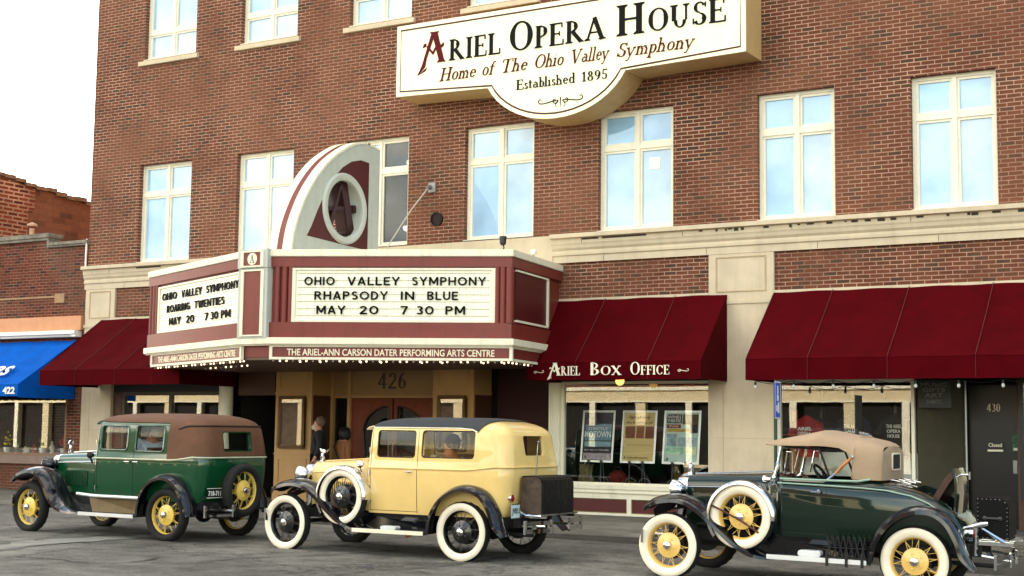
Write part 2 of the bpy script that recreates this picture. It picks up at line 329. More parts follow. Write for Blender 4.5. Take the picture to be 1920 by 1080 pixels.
# ---------------------------------------------------------------- lettering
def bfont(s, bold=.0, ext=.004):
    cu = bpy.data.curves.new('t', 'FONT'); cu.body = s; cu.size = 1; cu.extrude = ext; cu.offset = bold; cu.resolution_u = 3
    ob = bpy.data.objects.new('t', cu); C.objects.link(ob)
    dg = bpy.context.evaluated_depsgraph_get(); dg.update()
    me = bpy.data.meshes.new_from_object(ob.evaluated_get(dg)); bpy.data.objects.remove(ob); bpy.data.curves.remove(cu)
    return me
T_, t_ = .17, .065
GL = {  # l x0 y0 x1 y1 w | a cx cy rx ry a0 a1 | s x y w (serif) ; cap height 1, x-height .62
'A':'l.07,0,.40,1,.07 l.40,1,.78,0,.17 l.2,.34,.62,.34,.06 s.07,0,.28 s.78,0,.36', 'B':'l.16,0,.16,1,.17 a.28,.75,.26,.23,-90,90 a.28,.26,.33,.25,-90,90 l.1,.98,.3,.98,.05 l.1,.02,.3,.02,.05',
'C':'a.45,.5,.42,.5,40,320 l.78,.68,.78,.95,.05', 'E':'l.16,0,.16,1,.17 l.1,.975,.62,.975,.055 l.16,.52,.5,.52,.05 l.1,.025,.68,.025,.055 l.62,.78,.62,.99,.05 l.68,.01,.68,.25,.05 l.5,.42,.5,.62,.04 s.16,0,.32 s.16,1,.32',
'F':'l.16,0,.16,1,.17 l.1,.975,.62,.975,.055 l.16,.52,.5,.52,.05 l.62,.76,.62,.99,.05 l.5,.42,.5,.62,.04 s.16,0,.4 s.16,1,.32', 'H':'l.16,0,.16,1,.17 l.72,0,.72,1,.17 l.16,.52,.72,.52,.06 s.16,0,.36 s.16,1,.36 s.72,0,.36 s.72,1,.36',
'I':'l.16,0,.16,1,.17 s.16,0,.36 s.16,1,.36', 'L':'l.16,0,.16,1,.17 l.1,.025,.64,.025,.06 l.64,.01,.64,.26,.05 s.16,1,.36 s.16,0,.3', 'O':'a.47,.5,.43,.5,0,360',
'P':'l.16,0,.16,1,.17 a.3,.73,.3,.25,-90,90 l.1,.975,.32,.975,.05 l.16,.48,.32,.48,.05 s.16,0,.4 s.16,1,.3', 'R':'l.16,0,.16,1,.17 a.3,.74,.28,.24,-90,90 l.1,.975,.32,.975,.05 l.16,.5,.34,.5,.05 l.34,.5,.74,.02,.16 s.16,0,.36 s.16,1,.3 s.76,0,.24',
'S':'a.33,.75,.25,.24,25,270 a.33,.26,.28,.26,90,-155 l.57,.74,.57,.96,.05 l.06,.06,.06,.3,.05', 'T':'l.4,0,.4,1,.17 l.02,.975,.78,.975,.055 l.03,.76,.03,.99,.05 l.77,.76,.77,.99,.05 s.4,0,.38', 'U':'l.14,.32,.14,1,.16 l.66,.32,.66,1,.07 a.4,.33,.26,.33,180,360 s.14,1,.34 s.66,1,.28',
'V':'l.08,1,.42,0,.17 l.42,0,.76,1,.07 s.08,1,.36 s.76,1,.28', 'X':'l.08,1,.7,0,.17 l.68,1,.1,0,.07 s.08,1,.32 s.68,1,.26 s.1,0,.26 s.7,0,.32',
'a':'a.24,.2,.19,.2,40,330 l.46,.05,.46,.45,.12 a.3,.44,.16,.18,0,150 s.52,.03,.14', 'b':'l.13,0,.13,1,.13 a.28,.31,.22,.31,-120,120 s.08,1,.18', 'd':'l.48,0,.48,1,.13 a.28,.31,.22,.31,50,310 s.42,1,.18 s.52,0,.16', 'e':'a.28,.31,.23,.31,0,320 l.06,.34,.5,.34,.05',
'f':'l.18,0,.18,.8,.12 a.33,.82,.15,.17,50,180 l.02,.6,.36,.6,.05 s.18,0,.28', 'h':'l.13,0,.13,1,.12 a.3,.4,.16,.22,0,150 l.46,0,.46,.42,.12 s.13,0,.28 s.46,0,.26 s.08,1,.16', 'i':'l.13,0,.13,.6,.13 s.13,0,.28 s.09,.6,.16 a.13,.84,.03,.03,0,360',
'l':'l.13,0,.13,1,.13 s.13,0,.3 s.09,1,.18', 'm':'l.13,0,.13,.6,.12 a.28,.4,.15,.22,0,150 l.43,0,.43,.42,.12 a.58,.4,.15,.22,0,150 l.73,0,.73,.42,.12 s.13,0,.24 s.43,0,.22 s.73,0,.24 s.09,.6,.14', 'n':'l.13,0,.13,.6,.12 a.3,.4,.16,.22,0,150 l.46,0,.46,.42,.12 s.13,0,.26 s.46,0,.26 s.09,.6,.14',
'o':'a.29,.31,.25,.31,0,360', 'p':'l.13,-.32,.13,.6,.12 a.29,.31,.22,.31,-130,130 s.13,-.32,.28 s.09,.6,.14', 's':'a.22,.46,.16,.155,20,270 a.22,.16,.18,.16,90,-160', 't':'l.16,.08,.16,.82,.12 l.02,.6,.34,.6,.05 a.26,.12,.1,.12,180,320', 'y':'l.06,.6,.28,.02,.12 l.5,.6,.2,-.3,.06 a.12,-.26,.08,.07,180,360 s.06,.6,.22 s.5,.6,.2',
'1':'l.2,0,.2,1,.14 l.04,.82,.2,.98,.07 s.2,0,.36', '2':'a.3,.72,.24,.27,-20,170 l.5,.6,.06,.04,.09 l.06,.05,.58,.05,.11', '4':'l.42,0,.42,1,.15 l.42,1,.03,.3,.07 l.03,.29,.62,.29,.08', '5':'l.14,.97,.54,.97,.1 l.14,.55,.16,.97,.06 a.27,.31,.25,.3,-150,120', '6':'a.3,.3,.25,.3,0,360 a.46,.42,.41,.58,100,190', '8':'a.3,.75,.2,.24,0,360 a.3,.26,.26,.26,0,360', '9':'a.3,.68,.25,.31,0,360 a.14,.58,.41,.57,-80,10', '3':'a.27,.74,.22,.25,-80,150 a.27,.26,.26,.26,-150,85', '0':'a.32,.5,.27,.5,0,360',
'-':'l.05,.4,.35,.4,.08', '.':'a.08,.05,.03,.03,0,360'}
def serif_polys(s, small=.72, caps=True, shear=0, gap=.1, heavy=1.0):
    out = []; x = 0
    for k, ch in enumerate(s):
        if ch == ' ': x += .42; continue
        sc = 1.0
        if caps and k and s[k-1] != ' ': sc = small
        w = 0; ps = []
        for tok in GL[ch].split(' '):
            v = [float(q) for q in tok[1:].split(',')]
            if tok[0] == 'l':
                x0, y0, x1, y1, wd = v; wd *= heavy; d = math.hypot(x1-x0, y1-y0); nx, ny = -(y1-y0)/d*wd/2, (x1-x0)/d*wd/2
                ps.append([(x0+nx, y0+ny), (x0-nx, y0-ny), (x1-nx, y1-ny), (x1+nx, y1+ny)])
            elif tok[0] == 's':
                cx, cy, wd = v; h = .05 if cy < .5 else -.05; a = cy if cy in (0, 1) else cy
                ps.append([(cx-wd/2, a), (cx+wd/2, a), (cx+wd/2, a+h*.7), (cx+wd*.2, a+h*2), (cx-wd*.2, a+h*2), (cx-wd/2, a+h*.7)])
            else:
                cx, cy, rx, ry, a0, a1 = v; n = max(6, int(abs(a1-a0)/14)); o = []; i_ = []
                th = (T_ if rx > .27 or ry > .4 else .13)*heavy; th = min(th, rx*1.6)
                for q in range(n+1):
                    a = R(a0+(a1-a0)*q/n); wd = t_ + (th-t_)*math.cos(a)**2
                    o.append((cx+(rx+wd*.0)*math.cos(a), cy+ry*math.sin(a))); i_.append((cx+(rx-wd)*math.cos(a), cy+(ry-wd*.85)*math.sin(a)) if rx > .05 else (cx, cy))
                for q in range(n): ps.append([o[q], o[q+1], i_[q+1], i_[q]])
        mxx = max(p[0] for q in ps for p in q)
        for q in ps: out.append([(x + p[0]*sc + shear*p[1]*sc, p[1]*sc) for p in q])
        x += mxx*sc + gap*(1 if sc == 1 else .8)
    return out
GB = {'A':'l.09,0,.40,1 l.40,1,.71,0 l.2,.3,.6,.3', 'B':'l.1,0,.1,1 a.38,.76,.28,.24,-90,90 a.38,.26,.3,.26,-90,90 l.1,.92,.38,.92 l.1,.5,.38,.5 l.1,.08,.38,.08', 'D':'l.1,0,.1,1 a.3,.5,.42,.5,-90,90 l.1,.92,.3,.92 l.1,.08,.3,.08', 'E':'l.1,0,.1,1 l.1,.92,.62,.92 l.1,.5,.55,.5 l.1,.08,.62,.08',
'G':'a.45,.5,.42,.5,50,330 l.5,.42,.86,.42 l.8,.12,.8,.45', 'H':'l.1,0,.1,1 l.68,0,.68,1 l.1,.5,.68,.5', 'I':'l.1,0,.1,1', 'L':'l.1,0,.1,1 l.1,.08,.6,.08', 'M':'l.1,0,.1,1 l.84,0,.84,1 l.12,.98,.47,.2 l.82,.98,.47,.2', 'N':'l.1,0,.1,1 l.7,0,.7,1 l.1,.95,.7,.05', 'O':'a.48,.5,.45,.5,0,360', 'P':'l.1,0,.1,1 a.36,.7,.3,.3,-90,90 l.1,.92,.36,.92 l.1,.48,.36,.48', 'R':'l.1,0,.1,1 a.36,.72,.3,.28,-90,90 l.1,.92,.36,.92 l.1,.52,.36,.52 l.36,.5,.66,0',
'S':'a.34,.73,.28,.27,30,270 a.34,.29,.3,.29,90,-150', 'T':'l.38,0,.38,1 l.02,.92,.74,.92', 'U':'l.1,.3,.1,1 l.66,.3,.66,1 a.38,.34,.36,.34,180,360', 'V':'l.08,1,.4,0 l.72,1,.4,0', 'W':'l.06,1,.26,0 l.5,.95,.26,0 l.5,.95,.74,0 l.94,1,.74,0', 'Y':'l.06,1,.38,.45 l.7,1,.38,.45 l.38,0,.38,.48', '0':'a.4,.5,.38,.5,0,360', '2':'a.32,.7,.3,.3,-30,170 l.5,.56,.1,.1 l.04,.08,.64,.08', '3':'a.3,.74,.28,.26,-90,150 a.3,.27,.31,.27,-150,90', '7':'l.04,.92,.6,.92 l.56,.92,.24,0'}
def block_polys(s, wd=.165, gap=.16):
    out = []; x = 0
    for ch in s:
        ps = []
        for tok in GB[ch].split(' '):
            v = [float(q) for q in tok[1:].split(',')]
            if tok[0] == 'l':
                x0, y0, x1, y1 = v; d = math.hypot(x1-x0, y1-y0); nx, ny = -(y1-y0)/d*wd/2, (x1-x0)/d*wd/2
                ps.append([(x0+nx, y0+ny), (x0-nx, y0-ny), (x1-nx, y1-ny), (x1+nx, y1+ny)])
            else:
                cx, cy, rx, ry, a0, a1 = v; n = max(8, int(abs(a1-a0)/15)); P = [(math.cos(R(a0+(a1-a0)*q/n)), math.sin(R(a0+(a1-a0)*q/n))) for q in range(n+1)]
                for (c0, s0), (c1, s1) in zip(P, P[1:]): ps.append([(cx+rx*c0, cy+ry*s0), (cx+rx*c1, cy+ry*s1), (cx+(rx-wd)*c1, cy+(ry-wd)*s1), (cx+(rx-wd)*c0, cy+(ry-wd)*s0)])
        mxx = max(p[0] for q in ps for p in q)
        for q in ps: out.append([(x+p[0], p[1]) for p in q])
        x += mxx+gap
    return out
def place(pts2, o, ex, ez=(0, 0, 1)):
    o, ex, ez = Vector(o), Vector(ex), Vector(ez)
    return [o + ex*p[0] + ez*p[1] for p in pts2]
def letters(name, s, mat, parent, o, ex, x0, x1, z0, z1, font='sans', bold=.02, depth=.012, ez=(0, 0, 1), rel=True, **kw):
    """writing fitted into the rectangle x0..x1, z0..z1 (baseline to capital height) of the plane through o along ex"""
    o, ex, ez = Vector(o), Vector(ex).normalized(), Vector(ez).normalized(); nrm = ex.cross(ez)
    mb = MB()
    if font == 'sans':
        me = bfont(s, bold); vs_ = [v.co.copy() for v in me.vertices]; xs = [v.x for v in vs_]; a, b = min(xs), max(xs); ys = [v.y for v in vs_]
        cap = .729 if not any(c in 'gjpqy' for c in s) else .729
        lo, hi = (min(ys), max(ys))
        zmax = max(v.z for v in vs_) or 1
        pts = [o + ex*(x0+(v.x-a)/(b-a)*(x1-x0)) + ez*(z0+(v.y-lo)/(hi-lo)*(z1-z0)) + nrm*(depth*(.5+.5*v.z/zmax)) for v in vs_]
        mb.add(pts, [tuple(p.vertices) for p in me.polygons]); bpy.data.meshes.remove(me)
    else:
        ps = block_polys(s) if font == 'block' else serif_polys(s, **kw); xs = [p[0] for q in ps for p in q]; a, b = min(xs), max(xs)
        for k, q in enumerate(ps):
            d = depth + (k % 9)*.0007
            f2 = [(x0+(p[0]-a)/(b-a)*(x1-x0), z0+p[1]*(z1-z0)) for p in q]
            top = [o+ex*p[0]+ez*p[1]+nrm*d for p in f2]; bot = [o+ex*p[0]+ez*p[1]+nrm*.001 for p in f2]; n = len(q)
            mb.add(bot+top, [tuple(range(n, 2*n))] + [(i, (i+1) % n, n+(i+1) % n, n+i) for i in range(n)])
    return mb.build(name, mat, parent, rel=rel, smooth=False)

# ---------------------------------------------------------------- ground, road, pavement
def ground_mat():
    m = bpy.data.materials.new('worn_asphalt'); m.use_nodes = True; t = m.node_tree; b = t.nodes['Principled BSDF']
    g = N(t, 'ShaderNodeNewGeometry'); pos = g.outputs['Position']
    n1 = N(t, 'ShaderNodeTexNoise', Scale=.35, Detail=5.0, Roughness=.6); n2 = N(t, 'ShaderNodeTexNoise', Scale=26.0, Detail=6.0, Roughness=.85); n3 = N(t, 'ShaderNodeTexNoise', Scale=2.2, Detail=6.0, Roughness=.7)
    for n in (n1, n2, n3): t.links.new(pos, n.inputs['Vector'])
    c1 = N(t, 'ShaderNodeMix', data_type='RGBA'); c1.inputs['A'].default_value = (*lin('4e4b46'), 1); c1.inputs['B'].default_value = (*lin('77746d'), 1)
    r1 = N(t, 'ShaderNodeMapRange'); r1.inputs['From Min'].default_value = .35; r1.inputs['From Max'].default_value = .65; t.links.new(n1.outputs['Fac'], r1.inputs['Value']); t.links.new(r1.outputs[0], c1.inputs['Factor'])
    # aggregate speckle
    r2 = N(t, 'ShaderNodeMapRange'); r2.inputs['From Min'].default_value = .3; r2.inputs['From Max'].default_value = .72; r2.inputs['To Min'].default_value = .35; r2.inputs['To Max'].default_value = 1.7; t.links.new(n2.outputs['Fac'], r2.inputs['Value'])
    s = N(t, 'ShaderNodeVectorMath', operation='SCALE'); t.links.new(c1.outputs['Result'], s.inputs[0]); t.links.new(r2.outputs[0], s.inputs['Scale'])
    # oil and tyre stains
    r3 = N(t, 'ShaderNodeMapRange'); r3.inputs['From Min'].default_value = .4; r3.inputs['From Max'].default_value = .7; r3.inputs['To Min'].default_value = 1.16; r3.inputs['To Max'].default_value = .42; t.links.new(n3.outputs['Fac'], r3.inputs['Value'])
    s2 = N(t, 'ShaderNodeVectorMath', operation='SCALE'); t.links.new(s.outputs[0], s2.inputs[0]); t.links.new(r3.outputs[0], s2.inputs['Scale'])
    # cracks
    wv = N(t, 'ShaderNodeVectorMath', operation='SCALE'); wv.inputs['Scale'].default_value = 1.1; t.links.new(n3.outputs['Color'], wv.inputs[0])
    av = N(t, 'ShaderNodeVectorMath', operation='ADD'); t.links.new(pos, av.inputs[0]); t.links.new(wv.outputs[0], av.inputs[1])
    vo = N(t, 'ShaderNodeTexVoronoi', feature='DISTANCE_TO_EDGE', Scale=.32); t.links.new(av.outputs[0], vo.inputs['Vector'])
    rc = N(t, 'ShaderNodeMapRange'); rc.inputs['From Min'].default_value = .003; rc.inputs['From Max'].default_value = .009; rc.inputs['To Min'].default_value = .25; t.links.new(vo.outputs['Distance'], rc.inputs['Value'])
    s3 = N(t, 'ShaderNodeVectorMath', operation='SCALE'); t.links.new(s2.outputs[0], s3.inputs[0]); t.links.new(rc.outputs[0], s3.inputs['Scale'])
    t.links.new(s3.outputs[0], b.inputs['Base Color']); b.inputs['Roughness'].default_value = .85; b.inputs['Specular IOR Level'].default_value = .3
    bp = N(t, 'ShaderNodeBump', Strength=.5, Distance=.01); t.links.new(n2.outputs['Fac'], bp.inputs['Height']); t.links.new(bp.outputs[0], b.inputs['Normal'])
    return m
m_road = ground_mat()
m_walk = M('pavement_concrete', '45423c', .9, var=.3, scale=1.6, bump=.3, bscale=90)
m_kerb = M('kerb_concrete', '4c4943', .9, var=.3, scale=3, bump=.3, bscale=60)
m_earth = M('far_ground', '33312c', .95, var=.3, scale=.1)
def slope(x): return -.0055*(x+9.2) - .0175*max(0, min(x, 1)+8.0)
g = MB().box(-420, 420, -420, 420, -1.2, -.4).build('ground', m_earth, smooth=False); tag(g, 'dark bare ground beyond the street', 'ground', kind='structure')
rd = MB()
xs = [-70+2.5*i for i in range(45)]; ys = [-60+2.0*i for i in range(29)]
rd.grid([[(x, min(y, -4.02), slope(x)+(.02*(1-((y+14)/10)**2) if y > -24 else -.02) + .055*max(0, min(1, (y+6.2)/1.6))*(1 if x < -6 else .3)) for y in ys] for x in xs])
o = ROAD = rd.build('road', m_road); tag(o, 'worn grey asphalt street with cracks under the old cars', 'road', kind='structure')
# poured patches and seams: flush strips with irregular edges
m_patch = M('concrete_patch', '77756e', .9, var=.22, scale=2.5, bump=.4, bscale=70)
def ribbon(name, pts, w, mat, dz):
    mb = MB(); P = catmull([(x, y, 0) for x, y in pts], 5); rows = []
    for i, p in enumerate(P):
        d = (P[min(i+1, len(P)-1)]-P[max(i-1, 0)]).normalized(); n = Vector((-d.y, d.x, 0)); ww = w*(1+.25*math.sin(i*1.7)+.2*math.sin(i*.6+1))
        row = []
        for s_ in (-.5, .5):
            q = p+n*ww*s_; zz = slope(q.x)+(.02*(1-((q.y+14)/10)**2))+dz; row.append((q.x, q.y, zz))
        rows.append(row)
    mb.grid(rows); o = mb.build(name, mat, smooth=False); return o
m_crack = M('tarred_crack', '1d1c1b', .9, var=.2)
o = ribbon('patch', [(-13.9, -11.5), (-14.5, -9.71), (-14.68, -8.89), (-14.66, -7.84), (-14.48, -7.14)], .55, m_patch, .006); o.parent = ROAD
for pts in ([(-14.6, -11.2), (-15.0, -9.9), (-15.16, -8.71), (-15.0, -8.17), (-15.1, -7.54), (-14.9, -6.7)], [(-13.6, -11.4), (-14.15, -10.08), (-14.4, -9.12), (-14.3, -8.23), (-14.1, -7.57), (-14.05, -7.1)], [(-13.4, -10.5), (-12.75, -10.43), (-12.44, -10.52), (-12.0, -10.43), (-11.92, -10.03), (-12.08, -9.54)], [(-9.5, -10.4), (-9.32, -9.71), (-9.34, -9.12), (-9.15, -8.72), (-9.06, -7.9), (-9.11, -6.56)], [(-8.9, -8.9), (-8.4, -9.0), (-7.7, -8.8), (-6.6, -8.9)], [(-11.4, -9.6), (-11.2, -8.6), (-10.8, -7.6), (-10.7, -6.2)]):
    o = ribbon('crack', pts, .03, m_crack, .009); o.parent = ROAD
def slab_mat():
    m = bpy.data.materials.new('paving_slabs'); m.use_nodes = True; t = m.node_tree; b = t.nodes['Principled BSDF']
    g = N(t, 'ShaderNodeNewGeometry'); bt = N(t, 'ShaderNodeTexBrick', Scale=1.0); bt.offset = 0
    bt.inputs['Brick Width'].default_value = 1.5; bt.inputs['Row Height'].default_value = 1.37; bt.inputs['Mortar Size'].default_value = .008
    bt.inputs['Color1'].default_value = (*lin('555149'), 1); bt.inputs['Color2'].default_value = (*lin('646056'), 1); bt.inputs['Mortar'].default_value = (*lin('1d1b18'), 1)
    t.links.new(g.outputs['Position'], bt.inputs['Vector'])
    n = N(t, 'ShaderNodeTexNoise', Scale=1.8, Detail=8.0, Roughness=.7); t.links.new(g.outputs['Position'], n.inputs['Vector'])
    r = N(t, 'ShaderNodeMapRange'); r.inputs['From Min'].default_value = .3; r.inputs['From Max'].default_value = .7; r.inputs['To Min'].default_value = .5; r.inputs['To Max'].default_value = 1.6; t.links.new(n.outputs['Fac'], r.inputs['Value'])
    s = N(t, 'ShaderNodeVectorMath', operation='SCALE'); t.links.new(bt.outputs['Color'], s.inputs[0]); t.links.new(r.outputs[0], s.inputs['Scale']); t.links.new(s.outputs[0], b.inputs['Base Color']); b.inputs['Roughness'].default_value = .9
    n2 = N(t, 'ShaderNodeTexNoise', Scale=70.0, Detail=3.0); t.links.new(g.outputs['Position'], n2.inputs['Vector'])
    bp = N(t, 'ShaderNodeBump', Strength=.3, Distance=.01); t.links.new(n2.outputs['Fac'], bp.inputs['Height']); t.links.new(bp.outputs[0], b.inputs['Normal'])
    return m
sw = MB().grid([[(x, -3.95, .125), (x, 6, .2)] for x in (-75, -50, -25, 0, 40)])
tag(sw.build('sidewalk', slab_mat(), smooth=False), 'grey concrete slab pavement along the shop fronts', 'pavement', kind='structure')
tag(MB().box(-75, 40, -4.13, -3.95, -.35, .126).build('kerb', m_kerb, bevel=.03), 'worn concrete kerb beside the parked cars', 'kerb', kind='structure')
m_paver = brick('grey_pavers', '6a655b', '5a554c', '47433b', '1e1b18', w=.26, h=.125, ms=.012)
# the wall brick pattern maps height, so pavers get their own flat mapping
pm = m_paver.node_tree
for n in pm.nodes:
    if n.type == 'COMBXYZ':
        for l in list(n.inputs['Y'].links): pm.links.remove(l)
        gg = [q for q in pm.nodes if q.type == 'SEPXYZ'][0]; pm.links.new(gg.outputs['Y'], n.inputs['Y'])
tag(MB().grid([[(-4.9, -3.94, .131), (-4.9, -2.35, .162)], [(30, -3.94, .131), (30, -2.35, .162)]]).build('paved_path', m_paver, smooth=False), 'strip of grey brick pavers set into the pavement', 'paving', kind='structure')

# ---------------------------------------------------------------- opera house building
H_ = thing('opera_house_building', 'tall brown brick theatre building with cream windows and red awnings', 'building')
def holed(mb, x0, x1, z0, z1, holes, y, depth):
    xs_ = sorted({x0, x1, *[h[0] for h in holes], *[h[1] for h in holes]}); zs_ = sorted({z0, z1, *[h[2] for h in holes], *[h[3] for h in holes]})
    for i in range(len(xs_)-1):
        for j in range(len(zs_)-1):
            cx, cz = (xs_[i]+xs_[i+1])/2, (zs_[j]+zs_[j+1])/2
            if any(h[0] < cx < h[1] and h[2] < cz < h[3] for h in holes): continue
            mb.add([(xs_[i], y, zs_[j]), (xs_[i+1], y, zs_[j]), (xs_[i+1], y, zs_[j+1]), (xs_[i], y, zs_[j+1])], [(0, 1, 2, 3)])
    for a, b, c, d in holes:
        for q in ([(a, y, c), (a, y, d), (a, y+depth, d), (a, y+depth, c)], [(b, y, c), (b, y+depth, c), (b, y+depth, d), (b, y, d)], [(a, y, d), (b, y, d), (b, y+depth, d), (a, y+depth, d)], [(a, y, c), (a, y+depth, c), (b, y+depth, c), (b, y, c)]):
            mb.add(q, [(0, 1, 2, 3)])
WX = [(-22.29, -20.82), (-19.58, -18.11), (-16.80, -15.34), (-14.08, -12.62), (-11.33, -9.91), (-8.41, -7.11), (-5.90, -4.61), (-3.2, -1.9), (-.5, .8)]
W3X = [(a, b) for a, b in WX]
ZT = 13.4
holes = [(a, b, 5.0, 7.1) for a, b in WX] + [(a, b, 9.37, 11.6) for a, b in W3X]
w_ = MB(); holed(w_, -23.74, 2.0, 4.96, ZT, holes, 0, .24)
# brick panels of the ground storey, side and back walls, roof
for a, b in ((-22.86, -19.0), (-12.3, -9.26), (-8.13, 2.0)): w_.add([(a, .02, 3.84), (b, .02, 3.84), (b, .02, 4.5), (a, .02, 4.5)], [(0, 1, 2, 3)])
w_.add([(-23.74, 0, 0), (-23.74, 14, 0), (-23.74, 14, ZT), (-23.74, 0, ZT)], [(0, 1, 2, 3)]); w_.add([(2, 0, 0), (2, 14, 0), (2, 14, ZT), (2, 0, ZT)], [(0, 1, 2, 3)])
w_.add([(-23.74, 14, 0), (2, 14, 0), (2, 14, ZT), (-23.74, 14, ZT)], [(0, 1, 2, 3)]); w_.add([(-23.74, 0, ZT), (2, 0, ZT), (2, 14, ZT), (-23.74, 14, ZT)], [(0, 1, 2, 3)])
wall = w_.build('wall', m_brick, H_, smooth=False)
# rooms behind the openings: dark linings
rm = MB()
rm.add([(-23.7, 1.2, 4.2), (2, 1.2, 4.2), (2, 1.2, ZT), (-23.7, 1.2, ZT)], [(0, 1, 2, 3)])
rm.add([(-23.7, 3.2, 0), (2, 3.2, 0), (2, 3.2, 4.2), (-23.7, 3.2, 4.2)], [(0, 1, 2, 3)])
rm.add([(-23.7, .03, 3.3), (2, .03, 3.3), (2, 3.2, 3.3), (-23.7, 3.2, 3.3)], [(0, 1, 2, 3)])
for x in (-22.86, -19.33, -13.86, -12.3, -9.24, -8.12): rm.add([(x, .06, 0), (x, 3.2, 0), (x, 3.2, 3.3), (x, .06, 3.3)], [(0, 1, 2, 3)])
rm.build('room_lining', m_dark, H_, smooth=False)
# stone: cornice, frieze, pilasters
cn = MB()
prof = [(0, 4.49), (-.035, 4.49), (-.035, 4.60), (-.06, 4.62), (-.06, 4.66), (-.045, 4.70), (-.075, 4.74), (-.085, 4.79), (-.10, 4.82), (-.10, 4.90), (-.17, 4.915), (-.17, 4.985), (0, 5.0)]
for a, b in ((-23.78, -19.2), (-12.2, 2.0)):
    pr = [(p[0], p[1]) for p in prof]; cn.add([(a, *p) for p in pr]+[(b, *p) for p in pr], [tuple(range(len(pr))), tuple(range(2*len(pr)-1, len(pr)-1, -1))] + [(i, i+1, len(pr)+i+1, len(pr)+i) for i in range(len(pr)-1)])
cn.box(-19.2, -12.2, -.05, 0, 4.49, 4.98)
cornice = cn.build('cornice', m_stone, H_, smooth=False)
# soot streaks under the drip edge and joints between stones
sk = MB()
x = -9.4
while x < .5:
    l_ = random.uniform(.03, .14); hh = random.uniform(.015, .05); sk.box(x, x+l_, -.1035, -.1, 4.895-hh, 4.9); x += l_+random.uniform(.0, .35)
for x in (-22.2, -11.6, -11.2): sk.box(x, x+random.uniform(.3, .9), -.1035, -.1, 4.87, 4.9)
for x in [-23.0+1.9*i for i in range(13)]:
    if not -19.3 < x < -12.2: sk.box(x, x+.008, -.1036, -.1, 4.82, 4.895); sk.box(x+.4, x+.408, -.0362, -.035, 4.5, 4.6)
sk.build('soot_streak', M('soot', '3d352c', .95, var=.5, scale=20), cornice, smooth=False)['kind'] = 'stuff'
for a, b in ((-23.74, -22.86), (-9.26, -8.13), (-3.1, -2.0)):
    p = MB(); p.box(a, b, -.03, .1, .16, 4.49); p.box(a-.02, b+.02, -.05, .1, 3.66, 3.73); p.box(a-.02, b+.02, -.06, .1, .16, .45)
    pl = p.build('pilaster', m_stone, H_, bevel=.006)
    f_ = MB(); x0, x1, z0, z1 = a+.13, b-.13, 3.86, 4.44
    for q in ((x0, x1, z1-.02, z1), (x0, x1, z0, z0+.02), (x0, x0+.02, z0+.02, z1-.02), (x1-.02, x1, z0+.02, z1-.02)): f_.box(q[0], q[1], -.042, -.03, q[2], q[3])
    f_.box(x0+.12, x0+.13, -.033, -.03, .5, 2.3); f_.box(a+.05, b-.02, -.033, -.03, 1.48, 1.486); f_.build('panel_moulding', m_stone2, pl, smooth=False)
st = MB()
for a, b in ((-22.86, -19.2), (-12.3, -9.26), (-8.13, 2)): st.box(a, b, -.035, .05, 3.815, 3.86)
st.build('string_course', m_stone, H_, smooth=False)

# upper windows
def up_window(a, b, z0, z1, zt, clear=False, sill=False):
    f = MB(); y0, y1 = .105, .185; c = (a+b)/2; e = .075
    def fr(x0, x1, q0, q1, w, ya, yb):
        f.box(x0, x1, ya, yb, q1-w, q1); f.box(x0, x1, ya, yb, q0, q0+w); f.box(x0, x0+w, ya, yb, q0+w, q1-w); f.box(x1-w, x1, ya, yb, q0+w, q1-w)
    fr(a, b, z0, z1, .055, y0, y1)
    f.box(c-.035, c+.035, y0-.004, y1, z0+.055, z1-.055); f.box(a+.055, c-.035, y0+.002, y1, zt-.045, zt+.045); f.box(c+.035, b-.055, y0+.002, y1, zt-.045, zt+.045)
    cells = []
    for x0, x1 in ((a+.055, c-.035), (c+.035, b-.055)):
        for q0, q1 in ((z0+.055, zt-.045), (zt+.045, z1-.055)):
            fr(x0, x1, q0, q1, .042, y0+.022, y1); cells.append((x0+.042, x1-.042, q0+.042, q1-.042))
    f.box(a+.002, b-.002, -.03, .12, z0+.002, z0+.014)
    fo = f.build('window', m_frame, H_, smooth=False)
    for k, (x0, x1, q0, q1) in enumerate(cells):
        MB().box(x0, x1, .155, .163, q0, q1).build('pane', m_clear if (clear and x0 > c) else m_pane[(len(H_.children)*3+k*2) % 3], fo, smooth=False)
    if sill: MB().box(a-.12, b+.1, -.07, .05, z0-.12, z0-.022).build('sill', m_stone, fo, bevel=.006)
    return fo
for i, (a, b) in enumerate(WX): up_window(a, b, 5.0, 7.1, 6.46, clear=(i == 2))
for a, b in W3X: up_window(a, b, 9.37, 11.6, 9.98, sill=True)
MB().box(-10.42, -10.22, .148, .152, 6.05, 6.25).build('paper_notice', m_white, H_, smooth=False)
# room behind the clear window
MB().add([(-17.0, .75, 6.62), (-15.2, .75, 6.62), (-15.2, .75, 7.2), (-17.0, .75, 7.2)], [(0, 1, 2, 3)]).build('sky_tint_panel', M('reflected_sky_blue', '9fcbf2', .9), H_, smooth=False)  # pale blue panel added to stand in for sky reflected in the pane
MB().add([(-15.95, .6, 4.9), (-15.8, .6, 4.9), (-15.8, .6, 6.42), (-15.95, .6, 6.42)], [(0, 1, 2, 3)]).build('curtain', M('slate_curtain', '2c3a44', .9), H_, smooth=False)

